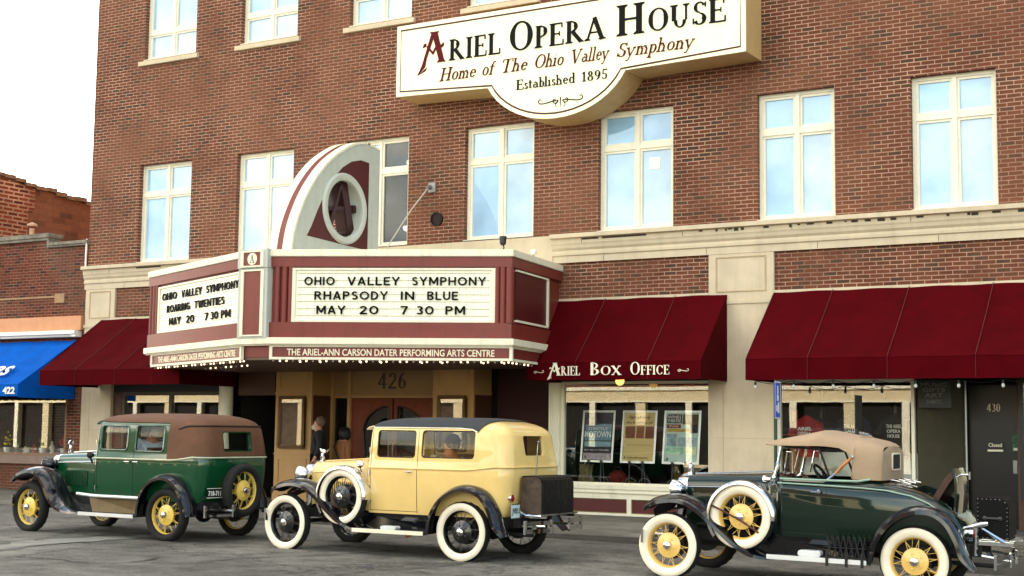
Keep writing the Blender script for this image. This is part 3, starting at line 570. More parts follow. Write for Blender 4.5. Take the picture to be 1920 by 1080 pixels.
# ground storey: left shop front
def shop_frame(name, a, b, z0, z1, y, mat, w=.06, mull=(), dep=.1):
    f = MB(); f.box(a, b, y, y+dep, z1-w, z1); f.box(a, b, y, y+dep, z0, z0+w); f.box(a, a+w, y, y+dep, z0+w, z1-w); f.box(b-w, b, y, y+dep, z0+w, z1-w)
    for x in mull: f.box(x-w/2, x+w/2, y+.002, y+dep, z0+w, z1-w)
    o = f.build(name, mat, H_, smooth=False)
    MB().box(a+w, b-w, y+.04, y+.048, z0+w, z1-w).build('pane', m_shopglass, o, smooth=False)
    return o
m_bronze = M('dull_bronze_frame', '524b3c', .45, metal=.3, var=.1)
shop_frame('shop_window', -22.62, -19.86, .72, 2.28, .06, m_bronze, w=.07, mull=(-21.25,))
MB().box(-22.86, -19.36, .05, .2, .17, .72).build('stall_riser', m_stone2, H_, smooth=False)
MB().box(-22.86, -19.7, .05, .12, 2.28, 3.8).build('fascia_board', m_black, H_, smooth=False)
MB().box(-22.86, -22.62, .05, .2, .72, 2.28).build('door_post', m_wood2, H_, smooth=False)
MB().lathe([(.19, .16), (.19, .3), (.155, .34), (.15, .4), (.142, 2.5), (.16, 2.55), (.19, 2.62), (.19, 2.7)], (-19.66, -.02, 0), n=24).build('column', m_cream, H_)
# central entrance block: two pillars, doors, transom with the street number
def pillar(a, b, case_y):
    p = MB(); p.box(a, b, 0, .62, .16, 2.70); p.box(a-.015, b+.015, -.015, .62, 2.225, 2.26); p.box(a-.02, b+.02, -.02, .62, .16, .42); p.box(a-.015, b+.015, -.015, .62, 1.055, 1.08)
    po = p.build('pillar', m_pillar, H_, bevel=.006); f = MB()
    for z0, z1 in ((.5, .98), (2.32, 2.66)):
        x0, x1 = a+.1, b-.1
        for q in ((x0, x1, z1-.02, z1), (x0, x1, z0, z0+.02), (x0, x0+.02, z0+.02, z1-.02), (x1-.02, x1, z0+.02, z1-.02)): f.box(q[0], q[1], -.012, 0, q[2], q[3])
    f.build('panel_moulding', m_pillar, po, smooth=False)
    MB().box(b, b+.012, .04, .6, .45, 2.2).build('return_shade', M('brown_return_shade', '4e2a18', .6), po, smooth=False)  # dark brown sheet paints the shading of the pillar's side
pillar(-18.40, -17.50, 0); pillar(-14.70, -13.82, 0)
dw = MB(); dw.box(-17.5, -14.7, .6, .7, 2.16, 2.21); dw.box(-17.5, -14.7, .6, .7, 2.84, 2.9)
for x in (-17.46, -17.04, -14.98, -14.76): dw.box(x-.04, x+.04, .57, .7, .16, 2.84)
dw.build('door_frame', m_pillar, H_, smooth=False)
tr = MB(); tr.box(-17.0, -15.02, .62, .68, 2.21, 2.84); tr.box(-17.42, -17.08, .62, .68, 2.21, 2.84); tro = tr.build('transom_panel', M('tan_transom', '97754a', .6, var=.08), H_, smooth=False)
letters('house_number', '426', M('dark_number', '26201a', .5), tro, (0, .62, 0), (1, 0, 0), -16.38, -15.74, 2.34, 2.64, font='serif', caps=False, gap=.12)
MB().box(-17.42, -17.08, .64, .66, .2, 2.16).build('sidelight', m_dkglass, H_, smooth=False)
def door(a, b, mirror):
    # glass is half of a tall pointed oval shared by both leaves
    cx = -16.02; n = 14
    pts = [(cx + mirror*(.09 + .62*math.sin(PI/2*min(1, k/n*1.0))), 2.0 - .5*(1-math.cos(PI/2*k/n))) for k in range(n+1)]
    pts += [(cx+mirror*.66, 1.0), (cx+mirror*.6, .72), (cx+mirror*.09, .72)]
    slab = MB().box(a, b, .62, .67, .18, 2.15).mesh(); cut = MB().prism(pts, 'y', .5, .8).mesh()
    me = boolean(slab, [cut]); d = link('door', me, m_wood, H_)
    MB().prism(pts, 'y', .642, .65).build('pane', m_shopglass, d, smooth=False)
    rim = [(x, .615, z) for x, z in pts]; MB().tube(rim, .018, 6, closed=True).build('glass_bead', m_wood2, d)
    MB().tube([(cx+mirror*.05, .56, 1.0), (cx+mirror*.05, .56, 1.3)], .014).build('handle', m_steel, d)
door(-17.0, -16.04, -1); door(-16.0, -15.02, 1)
MB().box(-13.86, -12.3, .9, 1.0, .16, 2.9).build('passage_wall', M('dark_red_passage', '3a1412', .7), H_, smooth=False)
MB().box(-19.36, -18.42, 1.6, 1.7, .16, 2.9).build('passage_wall', M('brown_passage', '2d150e', .7), H_, smooth=False)
MB().box(-19.36, -18.42, -.0, .1, 2.2, 2.9).build('lintel', m_wood2, H_, smooth=False)
# box office front
cw = MB(); cw.box(-12.26, -12.05, -.02, .2, .16, 2.4)
for x in (-12.24, -12.2, -12.09): cw.box(x, x+.02, -.035, -.02, .5, 2.3)
cw.build('window_post', m_cream, H_, smooth=False)
shop_frame('box_office_window', -12.05, -9.26, .66, 2.42, .06, m_cream, w=.045)
sl = MB(); sl.box(-12.3, -9.26, -.1, .16, .60, .66); sl.box(-12.3, -9.26, -.075, .16, .555, .6); sl.box(-12.3, -9.26, -.085, .16, .535, .555); sl.box(-12.3, -9.26, -.05, .16, .44, .535)
for x in (-12.28, -10.73, -9.34): sl.box(x, x+.08, -.05, .16, .2, .44)
sl.box(-12.3, -9.26, -.06, .16, .16, .2)
sl.build('window_sill', m_cream, H_, smooth=False)
MB().box(-12.2, -10.73, -.02, .1, .2, .44).box(-10.65, -9.34, -.02, .1, .2, .44).build('bulkhead_panel', M('deep_red_panel', '4d0a0c', .45, var=.1), H_, smooth=False)
g_ = MB()
for a, b in ((-12.2, -10.73), (-10.65, -9.34)):
    g_.box(a, b, -.032, -.02, .425, .44); g_.box(a, b, -.032, -.02, .2, .215); g_.box(a, a+.015, -.032, -.02, .215, .425); g_.box(b-.015, b, -.032, -.02, .215, .425)
g_.build('panel_bead', M('bronze_bead', '7d6a43', .5, metal=.3), H_, smooth=False)
MB().box(-12.05, -9.26, .0, .06, 2.42, 3.8).build('fascia_board', m_black, H_, smooth=False)
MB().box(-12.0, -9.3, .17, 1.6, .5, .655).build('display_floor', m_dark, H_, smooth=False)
# right shop: window, angled glass return, recessed door
shop_frame('shop_window', -8.12, -5.93, .62, 2.42, .06, m_frame, w=.05)
MB().box(-8.12, -5.9, .0, .2, .16, .62).build('stall_riser', m_black, H_, smooth=False)
MB().box(-8.12, -5.95, .17, .8, .3, .66).build('display_floor', M('grey_display_base', 'b5b8b4', .8), H_, smooth=False)
MB().box(-8.08, -5.95, .52, .56, .66, 1.28).build('display_panel', M('grey_display_panel', 'd2d5d0', .8), H_, smooth=False)
MB().box(-8.12, -2, -.0, .06, 2.42, 3.8).build('fascia_board', m_black, H_, smooth=False)
an = MB().add([(-5.9, .1, .3), (-5.34, .85, .3), (-5.34, .85, 2.42), (-5.9, .1, 2.42)], [(0, 1, 2, 3)]); an.build('alcove_wall', M('olive_alcove_wall', '4a4433', .7, var=.15), H_, smooth=False)
MB().tube([(-5.34, .8, .2), (-5.34, .8, 2.42)], .03).build('alcove_post', m_steel, H_)
d4 = MB(); d4.box(-5.32, -4.56, .9, .95, .18, 2.35); dd = d4.build('door', M('black_shop_door', '0d0c0b', .3, var=.1), H_, smooth=False)
letters('house_number', '430', m_letter, dd, (0, .9, 0), (1, 0, 0), -5.04, -4.84, 1.94, 2.06, font='serif', caps=False)
MB().box(-4.66, -4.6, .86, .9, 1.0, 1.2).build('handle', m_steel, dd)
MB().box(-4.56, -4.4, .7, .95, .16, 2.42).build('door_post', m_wood2, H_, smooth=False)
shop_frame('shop_window', -4.4, -2.0, .62, 2.42, .06, m_black)
hb = MB(); hb.box(-5.86, -5.36, .02, .05, 1.98, 2.4); hbo = hb.build('hanging_chalkboard', m_black, H_, smooth=False)
for k, z in enumerate((2.3, 2.22, 2.14, 2.04)): letters('chalk_line', ('MUSIC', 'GIFTS', 'ART', 'SHIRTS')[k], M('faded_chalk', '6a6a62', .9), hbo, (0, .02, 0), (1, 0, 0), -5.82+.03*k, -5.42-.03*k, z, z+.06)

# tall clear pendant lamps behind the clear window
def lamp(label, x, z, r):
    t = thing('pendant_lamp', label, 'lamp', (x, .35, z), 'pendant lamps behind the window')
    MB().lathe([(.001, -r*.9), (r*.7, -r*.6), (r, 0), (r*.85, r*.5), (.02, r*.6)], (0, 0, 0)).build('lamp_shade', M('milk_glass_lamp', 'fff0c0', .3, emit=(1, .88, .6), estr=.6), t, rel=False)
    MB().tube([(0, 0, r*.6), (0, 0, r*.6+.25)], .006).build('stem', m_steel, t, rel=False)
lamp('larger globe lamp in the upper pane beside the rounded fin', -15.53, 6.63, .09)
lamp('small lamp low inside the dark pane beside the rounded fin', -15.6, 5.38, .075)
# ---------------------------------------------------------------- awnings
def awning(name, label, x0, x1, d, zw, zt, zb, seams, mat, group=None, seam_mat=None, sc=0):
    t = thing(name, label, 'awning', (x0, 0, zb), group)
    nx = max(8, int((x1-x0)/.12)); ns = 10
    rows = []
    for i in range(nx+1):
        x = x0+(x1-x0)*i/nx; row = []
        for j in range(ns+1):
            s = j/ns; ds = min([abs(x-q) for q in seams]+[abs(x-x0), abs(x-x1), .6]); sag = .022*math.sin(PI*s)*(1+.3*math.sin(i*1.1))+.045*math.sin(PI*s)*min(1, ds/.45)+.006*math.sin(i*.8+j*1.3); row.append((x, -.04-(d-.04)*s, zw+(zt-zw)*s-sag))
        rows.append(row)
    MB().sheet(rows, .012).build('canopy', mat, t)
    v = MB(); vr = []
    for i in range(nx+1):
        x = x0+(x1-x0)*i/nx; w = .008*math.sin(i*.9); low = zb + (sc*abs(math.sin(PI*(x-x0)/.24)) if sc else .004*math.sin(i*1.7))
        vr.append([(x, -d+.004+w*.2, zt), (x, -d+.004+w*.6, (zt+low)/2), (x, -d+.004+w, low)])
    v.sheet(vr, .006); val = v.build('valance', mat, t)
    sd = MB()
    for x in (x0, x1): sd.add([(x, -.04, zw), (x, -d, zt), (x, -d, zb), (x, -.04, zb)], [(0, 1, 2, 3)])
    sd.build('side_panel', mat, t, smooth=False)
    fr = MB(); fr.tube([(x0+.03, -d+.05, zb+.06), (x1-.03, -d+.05, zb+.06)], .014)
    for x in (x0+.05, x1-.05): fr.tube([(x, -d+.05, zb+.06), (x, -.02, zb+.06)], .014)
    fr.build('frame', m_black, t)
    if seams:
        s_ = MB()
        for x in seams:
            P = [(x, -.04-(d-.04)*k/10-.004, zw+(zt-zw)*k/10-.022*math.sin(PI*k/10)+.016) for k in range(11)]; s_.tube(P, .006, 5); s_.tube([(x, -d-.006, zt), (x, -d-.008, zb+.01)], .004, 4)
        s_.build('seam', seam_mat or m_seam, t)
    return t, val
AG = 'maroon awnings over the shop fronts'
awning('shop_awning', 'plain maroon awning partly hidden behind the theatre marquee', -23.22, -19.4, 1.64, 3.82, 2.67, 2.37, (-22.2, -21.1, -20.1), m_awning, AG)
bo, bov = awning('shop_awning', 'maroon awning with cream lettering on its valance', -12.07, -8.93, 1.12, 3.82, 2.69, 2.40, (-11.15, -9.85), m_awning, AG)
awning('shop_awning', 'wide plain maroon awning above the shirt shop', -8.13, -.5, 1.28, 3.82, 2.69, 2.37, (-7.15, -5.95, -4.7, -3.4), m_awning, AG)
o_ = (0, -1.13, 0); ex = (1, 0, 0)
bo_a = MB()   # the swash capital A and the scrolls either side
def swash_a(mb, x, z, s, y, d=.012, kx=1.0):
    def q(pts, k): mb.prism([(x+p[0]*s*kx, z+p[1]*s) for p in pts], 'y', y-d-.0008*k, y)
    q([(.30, .98), (.42, .9), (.12, .18), (.06, -.1), (-.24, -.34), (-.06, -.02), (.02, .2)], 0)          # long thin leg that sweeps down
    q([(-.22, -.33), (.13, -.12), (.08, -.22)], 1)
    q([(.22, 1.0), (.60, 1.0), (.54, .94), (.80, .08), (.88, 0), (.52, 0), (.60, .08), (.34, .9)], 2)  # heavy leg
    q([(.10, .55), (.16, .59), (.36, .36), (.50, .58), (.56, .54), (.37, .26)], 3)                          # broken bar
    q([(-.04, .52), (.08, .56), (.10, .66), (0, .64)], 4); q([(.68, .55), (.80, .62), (.78, .5), (.70, .46)], 5)
def scroll(mb, x, z, s, y, flip=1):
    """an S scroll with a curl at each end"""
    P = []
    for k in range(15): a = PI*.9-k*.42; r = .03+.0085*k; P.append((.16+r*math.cos(a), .06+r*math.sin(a)))
    e = P[-1]
    for k in range(1, 9): f = k/8; P.append((e[0]+(.84-e[0])*f, e[1]+(-.02-e[1])*f+.10*math.sin(PI*f)*(1-f)-.05*math.sin(PI*f)))
    for k in range(13): a = -PI*.5+k*.42; r = .12-.0075*k; P.append((.84+r*math.cos(a), .10+r*math.sin(a)))
    n = len(P); mb.tube([(x+flip*s*p[0], y-.004, z+s*p[1]) for p in P], [s*(.010+.016*math.sin(PI*k/(n-1))) for k in range(n)], 5)
swash_a(bo_a, -11.62, 2.475, .21, -1.128, kx=1.1)
scroll(bo_a, -11.93, 2.53, .2, -1.13); scroll(bo_a, -9.32, 2.53, .2, -1.13)
bo_a.build('lettering', m_letter, bov, smooth=False)
letters('lettering', 'RIEL', m_letter, bov, o_, ex, -11.41, -11.06, 2.475, 2.625, font='serif', caps=False)
letters('lettering', 'BOX', m_letter, bov, o_, ex, -10.86, -10.30, 2.475, 2.68, font='serif')
letters('lettering', 'OFFICE', m_letter, bov, o_, ex, -10.14, -9.46, 2.475, 2.68, font='serif')

# ---------------------------------------------------------------- wall sign
sg = thing('theatre_wall_sign', 'large cream wall sign with a rounded bulge below, high on the brick', 'sign', (-11.8, 0, 7.6))
def sign_outline(g):   # g shrinks the outline
    x0, x1, z0, z1 = -15.15+g, -8.33-g, 7.655+g, 8.97-g; cx = -11.82; r = 1.46-g
    P = [(x0, z1), (x0, z0)]
    # bulge: part of an ellipse under the bottom edge
    zc = 8.02; rz = 1.1-g*1.0
    for k in range(0, 25):
        a = PI + PI*k/24; x, z = cx+r*math.cos(a), zc+rz*math.sin(a)
        if z < z0: P.append((x, z))
    P += [(x1, z0), (x1, z1)]
    return P
m_signface = M('cream_sign_face', 'f8f2cf', .5, var=.02, streak=.12); m_signside = M('shaded_sign_side', 'c7a670', .6, var=.06, bump=.1, streak=.3)  # side colour has the shade of the sign's underside painted in
MB().prism(sign_outline(0), 'y', -.69, -.002).build('box', m_signside, sg, bevel=0, angle=25)
fc = MB().prism(sign_outline(-.004), 'y', -.715, -.69).build('face', m_signface, sg, angle=25)
m_signline = M('maroon_sign_line', '4a1a1e', .5)
ol, il = sign_outline(.085), sign_outline(.115); ln = MB(); n = min(len(ol), len(il))
if len(ol) != len(il):
    def res(P, n=120):
        Q = P+[P[0]]; d = [0]
        for i in range(len(Q)-1): d.append(d[-1]+math.dist(Q[i], Q[i+1]))
        out = []
        for k in range(n):
            s = d[-1]*k/n; i = max(j for j in range(len(d)-1) if d[j] <= s); f = (s-d[i])/max(1e-9, d[i+1]-d[i]); out.append((Q[i][0]+(Q[i+1][0]-Q[i][0])*f, Q[i][1]+(Q[i+1][1]-Q[i][1])*f))
        return out
m_ = ol
ln.tube([(x, -.717, z) for x, z in ol], .016, 4, closed=True)
ln.build('border_line', m_signline, fc, smooth=False)
m_signblk = M('black_sign_lettering', '121214', .7, spec=.1); m_signred = M('maroon_sign_lettering', '551518', .7, spec=.1)
so = (0, -.7155, 0)
sa = MB(); swash_a(sa, -14.55, 8.19, .58, -.7155, kx=.95); sa.build('lettering', m_signred, fc, smooth=False)
for s, x0, x1, h in (('RIEL', -14.0, -12.92, .385), ('OPERA', -12.72, -10.83, .53), ('HOUSE', -10.63, -8.66, .53)):
    letters('lettering', s, m_signblk, fc, so, ex, x0, x1, 8.19, 8.19+h, font='serif', caps=(s != 'RIEL'), small=.74, heavy=1.12)
for s, x0, x1 in (('Home', -14.2, -13.42), ('of', -13.28, -13.0), ('The', -12.86, -12.36), ('Ohio', -12.2, -11.64), ('Valley', -11.48, -10.76), ('Symphony', -10.62, -9.2)):
    letters('lettering', s, m_signred, fc, so, ex, x0, x1, 7.83, 8.07, font='serif', caps=False, shear=.24, gap=.06, heavy=.85)
letters('lettering', 'Established', m_signblk, fc, so, ex, -12.58, -11.42, 7.49, 7.67, font='serif', caps=False, gap=.05)
letters('lettering', '1895', m_signblk, fc, so, ex, -11.28, -10.8, 7.49, 7.66, font='serif', caps=False, gap=.1)
sc_ = MB(); scroll(sc_, -11.66, 7.2, .42, -.716, 1); scroll(sc_, -11.74, 7.2, .42, -.716, -1); sc_.tube([(-11.70, -.72, 7.1), (-11.70, -.72, 7.27)], [.004, .012], 5); sc_.tube([(-11.66, -.72, 7.22), (-11.6, -.72, 7.14), (-11.64, -.72, 7.1)], .006, 5); sc_.tube([(-11.74, -.72, 7.22), (-11.8, -.72, 7.14), (-11.76, -.72, 7.1)], .006, 5); sc_.build('scroll_ornament', m_signblk, fc)

# ---------------------------------------------------------------- marquee
mq = thing('theatre_marquee', 'maroon and cream theatre marquee with two letter boards meeting in a point', 'marquee', (-15.6, -2, 2.65))
PLAN = [(-20.0, 0), (-19.58, -2.28), (-15.88, -3.93), (-15.28, -3.93), (-11.72, -2.28), (-12.06, 0)]
def plan(d):
    out = []; n = len(PLAN)
    for i in range(n):
        p = Vector(PLAN[i]); a = (p-Vector(PLAN[i-1])).normalized() if i else None; b = (Vector(PLAN[(i+1) % n])-p).normalized() if i < n-1 else None
        if a is None: nn = Vector((b.y, -b.x)); out.append((p.x+nn.x*d*-1*-1, p.y)); continue
        if b is None: nn = Vector((a.y, -a.x)); out.append((p.x+nn.x*d, p.y)); continue
        na, nb = Vector((a.y, -a.x)), Vector((b.y, -b.x)); m = (na+nb).normalized(); k = d/max(.3, m.dot(na)); q = p+m*k; out.append((q.x, q.y))
    return out
def band(mb, d, z0, z1): mb.prism(plan(d), 'z', z0, z1); return mb
m_soffit = M('brown_soffit', '5a4030', .6)
body = band(MB(), -.02, 2.70, 4.36).build('body', m_maroon, mq, bevel=.004)
band(MB(), .035, 4.165, 4.335).build('upper_band', m_maroon, mq, bevel=.005)
band(MB(), .035, 3.015, 3.265).build('lower_band', m_maroon, mq, bevel=.005)
band(MB(), .06, 4.336, 4.45).build('cap', m_cream, mq, bevel=.008)
band(band(MB(), .09, 2.905, 3.014), .06, 2.885, 2.904).build('ledge', m_cream, mq, bevel=.008)
band(MB(), -.03, 2.655, 2.70).build('soffit', m_soffit, mq, smooth=False)
def face(A, B):
    A, B = Vector((*A, 0)), Vector((*B, 0)); e = (B-A).normalized(); return A, e, Vector((e.y, -e.x, 0)), (B-A).length
def on(A, e, n, s, z, d): return A + e*s + n*d + Vector((0, 0, z))
def slab(mb, F, s0, s1, z0, z1, d0, d1):
    A, e, n, _ = F; P = [on(A, e, n, s, z, d) for d in (d0, d1) for s, z in ((s0, z0), (s1, z0), (s1, z1), (s0, z1))]
    return mb.add(P, [(0, 1, 2, 3), (7, 6, 5, 4), (0, 4, 5, 1), (1, 5, 6, 2), (2, 6, 7, 3), (3, 7, 4, 0)])
FR, FL, FS = face(PLAN[3], PLAN[4]), face(PLAN[1], PLAN[2]), face(PLAN[4], PLAN[5])
m_mletter = M('black_plastic_letter', '060606', .6, spec=.1)
def board(F, s0, s1, z0, z1, lines, chk):
    b = MB(); slab(b, F, s0, s1, z0, z1, -.02, .005); bo_ = b.build('letter_board', m_board, mq, smooth=False)
    f = MB()
    for a, b_, c, d in ((s0-.06, s1+.06, z1, z1+.035), (s0-.06, s1+.06, z0-.035, z0), (s0-.06, s0, z0, z1), (s1, s1+.06, z0, z1)): slab(f, F, a, b_, c, d, -.02, .03)
    f.build('board_frame', m_cream, bo_, smooth=False)
    tr_ = MB(); nl = 6; gap_ = (z1-z0-.12)/nl
    for k in range(nl+1): z = z0+.07+gap_*k; slab(tr_, F, s0+.03, s1-.03, z-.005, z+.005, .005, .012)
    s = s0+.08
    while s < s1-.05: slab(tr_, F, s, s+.0035, z0+.03, z1-.03, .005, .0065); s += .118
    tr_.build('letter_track', m_boardline, bo_, smooth=False)
    A, e, n, _ = F
    for txt, a, b_, z in lines: letters('lettering', txt, m_mletter, bo_, A+n*.012, e, a, b_, z, z+.135, font='block', depth=.014)
board(FR, .42, 3.62, 3.305, 4.115, [('OHIO', .56, 1.06, 3.87), ('VALLEY', 1.27, 2.13, 3.87), ('SYMPHONY', 2.33, 3.53, 3.87), ('RHAPSODY', .73, 1.94, 3.635), ('IN', 2.15, 2.37, 3.635), ('BLUE', 2.58, 3.08, 3.635), ('MAY', .77, 1.25, 3.40), ('20', 1.48, 1.79, 3.40), ('7', 2.15, 2.27, 3.40), ('30', 2.41, 2.69, 3.40), ('PM', 2.88, 3.2, 3.40)], 0)
board(FL, .5, 4.02, 3.305, 4.09, [('OHIO', .63, 1.3, 3.86), ('VALLEY', 1.52, 2.42, 3.86), ('SYMPHONY', 2.62, 3.94, 3.86), ('ROARING', .86, 1.92, 3.625), ('TWENTIES', 2.12, 3.38, 3.625), ('MAY', .98, 1.52, 3.39), ('20', 1.78, 2.12, 3.39), ('7', 2.58, 2.72, 3.39), ('30', 2.84, 3.14, 3.39), ('PM', 3.26, 3.64, 3.39)], 0)
fl = MB()
for F, ss in ((FR, (.11, .23, .335, 3.705, 3.80, 3.91)), (FL, (.06, .22, .36, 4.08))):
    A, e, n, _ = F
    for s in ss:
        c = on(A, e, n, s, 0, -.012); fl.lathe([(.05 if s < 3.9 else .065, 3.265), (.05 if s < 3.9 else .065, 4.165)], (c.x, c.y, 0), n=14)
fl.build('fluting', m_maroon, mq)
# right-hand return: plain panel with cream strips
rp = MB(); slab(rp, FS, .22, 1.62, 3.34, 4.12, -.02, .002); rpo = rp.build('side_board', m_maroon_dk, mq, smooth=False)  # darker maroon puts the shade of this right-hand side into the colour
rs = MB(); slab(rs, FS, .22, 1.66, 4.12, 4.15, -.02, .03); slab(rs, FS, .22, 1.66, 3.30, 3.335, -.02, .03); slab(rs, FS, 1.62, 1.68, 3.335, 4.12, -.02, .03); rs.build('board_frame', m_cream, rpo, smooth=False)
# lower name band on each face
def name_band(F, s0, s1, t0, t1, z0=2.70, z1=2.865):
    b = MB(); slab(b, F, s0, s1, z0, z1, -.02, .0); bo_ = b.build('name_board', m_maroon, mq, smooth=False)
    f = MB()
    for a, b_, c, d in ((s0-.05, s1+.05, z1, z1+.02), (s0-.05, s1+.05, z0-.04, z0), (s0-.05, s0, z0, z1), (s1, s1+.05, z0, z1)): slab(f, F, a, b_, c, d, -.03, .025)
    f.build('board_frame', m_cream, bo_, smooth=False)
    A, e, n, _ = F
    if t1 > t0: letters('lettering', 'THE ARIEL-ANN CARSON DATER PERFORMING ARTS CENTRE', M('pale_band_letter', 'f4e7c8', .5), bo_, A+n*.0, e, t0, t1, 2.727, 2.837, bold=.012, depth=.01)
name_band(FR, .06, 3.92, .30, 3.68); name_band(FL, .22, 4.06, .5, 3.86); name_band(FS, .1, 2.1, 0, 0)
# corner pylon
FP = face(PLAN[2], PLAN[3])
pb = MB(); slab(pb, FP, -.01, .61, 3.0, 4.15, -.1, .10); slab(pb, FP, -.02, .62, 4.15, 4.46, -.1, .12); pbo = pb.build('corner_pylon', m_greyw, mq, bevel=.006)
pp = MB(); slab(pp, FP, .12, .48, 3.06, 4.10, .1, .104); slab(pp, FP, .12, .48, 4.19, 4.41, .12, .124); ppo = pp.build('pylon_panel', m_maroon, pbo, smooth=False)
pr_ = MB()
for z0, z1, d in ((3.06, 4.10, .1), (4.19, 4.41, .12)):
    for a, b, c, e_ in ((.06, .54, z1, z1+.025), (.06, .54, z0-.025, z0), (.06, .12, z0, z1), (.48, .54, z0, z1)): slab(pr_, FP, a, b, c, e_, d, d+.02)
pr_.build('pylon_frame', m_cream, pbo, smooth=False)
A, e, n, _ = FP; c = on(A, e, n, .30, 4.30, .124)
MB().lathe([(.001, -.008), (.10, -.008), (.10, 0)], (c.x, c.y, c.z), axis='y', n=24).build('medallion', m_cream, pbo)
letters('lettering', 'A', m_signblk, pbo, (0, c.y-.008, 0), (1, 0, 0), c.x-.05, c.x+.05, c.z-.065, c.z+.065, font='serif', caps=False, depth=.004, heavy=.6)
# bulbs in rows under the edge
bm_ = MB().ball((0, 0, 0), .017, n=8).mesh(name='bulb'); bm_.materials.append(M('warm_bulb', 'ffe9c4', .3, emit=(1, .66, .4), estr=.8))
bm2 = bm_.copy(); bm2.materials.clear(); bm2.materials.append(M('unlit_bulb', 'd9c0ae', .2))
for F, n_, s0, s1, inn in ((FR, 36, .06, 3.9, .06), (FL, 30, .2, 4.05, .06), (FL, 9, .8, 2.6, .8), (FR, 12, .1, 3.8, .34), (FS, 8, .1, 1.3, .06)):
    A, e, n, _ = F
    for k in range(n_):
        o = bpy.data.objects.new('bulb', bm_ if k % 3 else bm2); C.objects.link(o); o.parent = mq; p = on(A, e, n, s0+(s1-s0)*k/(n_-1), 2.642, -inn); o.location = p - mq.location
# rounded fin with the round opening
fin_o = [(-.97, 4.45), (-.97, 6.62), (-1.2, 6.665), (-1.5, 6.65), (-1.78, 6.57), (-2.12, 6.39), (-2.45, 6.16), (-2.74, 5.88), (-3.0, 5.55), (-3.2, 5.2), (-3.34, 4.85), (-3.42, 4.45)]
fin_s = [(-.97, 4.45)] + [(p[0], p[1]) for p in catmull([(y, z, 0) for y, z in fin_o[1:]], 4)]
circ = [(-2.0+.52*math.cos(2*PI*k/40), 5.4+.55*math.sin(2*PI*k/40)) for k in range(40)]
fx0, fx1 = -15.76, -15.30
fin = boolean(MB().prism(fin_s, 'x', fx0, fx1).mesh(), [MB().prism(circ, 'x', -16.5, -15).mesh()]); fo = link('fin', fin, m_greyw, mq)
# raised edge bands of the fin, following its curve
def edge_band(w0, w1, mat, d):
    rows = []
    for i, p in enumerate(fin_s[2:]):
        a = Vector(fin_s[min(i+3, len(fin_s)-1)]); b = Vector(fin_s[i+1]); t = (a-b).normalized(); nn = Vector((-t.y, t.x)); nn = nn if nn.x < 0 or nn.y > 0 else -nn
        q = Vector(p)+nn*d; q0 = Vector(p)-nn*.01
        rows.append([(w0, q0.x, q0.y), (w0, q.x, q.y), (w1, q.x, q.y), (w1, q0.x, q0.y)])
    return MB().grid(rows, caps=True)
edge_band(fx0-.01, fx0+.16, m_cream, .03).build('edge_band', m_cream, fo); edge_band(fx0+.16, fx0+.28, m_maroon, .022).build('edge_stripe', m_maroon, fo); edge_band(fx0+.28, fx1+.012, m_cream, .03).build('edge_band', m_cream, fo)
inset = [(-1.30, 4.74), (-1.30, 6.33), (-1.55, 6.34), (-1.82, 6.27), (-2.08, 6.12), (-2.34, 5.88), (-2.55, 5.6), (-2.74, 5.28), (-2.9, 4.98), (-3.02, 4.80)]
for x0, x1 in ((fx1-.03, fx1+.004), (fx0-.004, fx0+.03)):
    link('inset_panel', boolean(MB().prism(inset, 'x', x0, x1).mesh(), [MB().prism(circ, 'x', -17, -14).mesh()]), m_maroon_dk, fo)
rg = MB(); rg.lathe([(.50, -.04), (.50, .03), (.53, .05), (.60, .05), (.63, .02), (.63, -.04)], (fx1, -2.0, 5.4), axis='x', n=48)
rg.lathe([(.50, .04), (.50, -.03), (.53, -.05), (.60, -.05), (.63, -.02), (.63, .04)], (fx0, -2.0, 5.4), axis='x', n=48)
rg.build('round_frame', m_greyw, fo)
ab = MB()
for P in ([(-2.42, 4.98), (-2.1, 5.0), (-2.18, 5.06), (-1.92, 5.86), (-1.99, 5.86), (-2.32, 5.05)], [(-2.02, 5.9), (-1.78, 5.9), (-1.54, 5.05), (-1.44, 4.98), (-1.84, 4.98), (-1.76, 5.05), (-1.97, 5.84)], [(-2.3, 5.42), (-1.62, 5.5), (-1.62, 5.42), (-2.3, 5.34)], [(-2.5, 5.45), (-2.36, 5.43), (-2.36, 5.33), (-2.5, 5.31)], [(-1.6, 5.53), (-1.42, 5.55), (-1.42, 5.41), (-1.6, 5.39)]):
    ab.prism(P, 'x', -15.66+.004*len(ab.v)/10, -15.40-.0006*len(ab.v))
ab.build('hanging_letter', M('brown_red_letter', '36120f', .35, var=.2, scale=9), fo, bevel=.012)

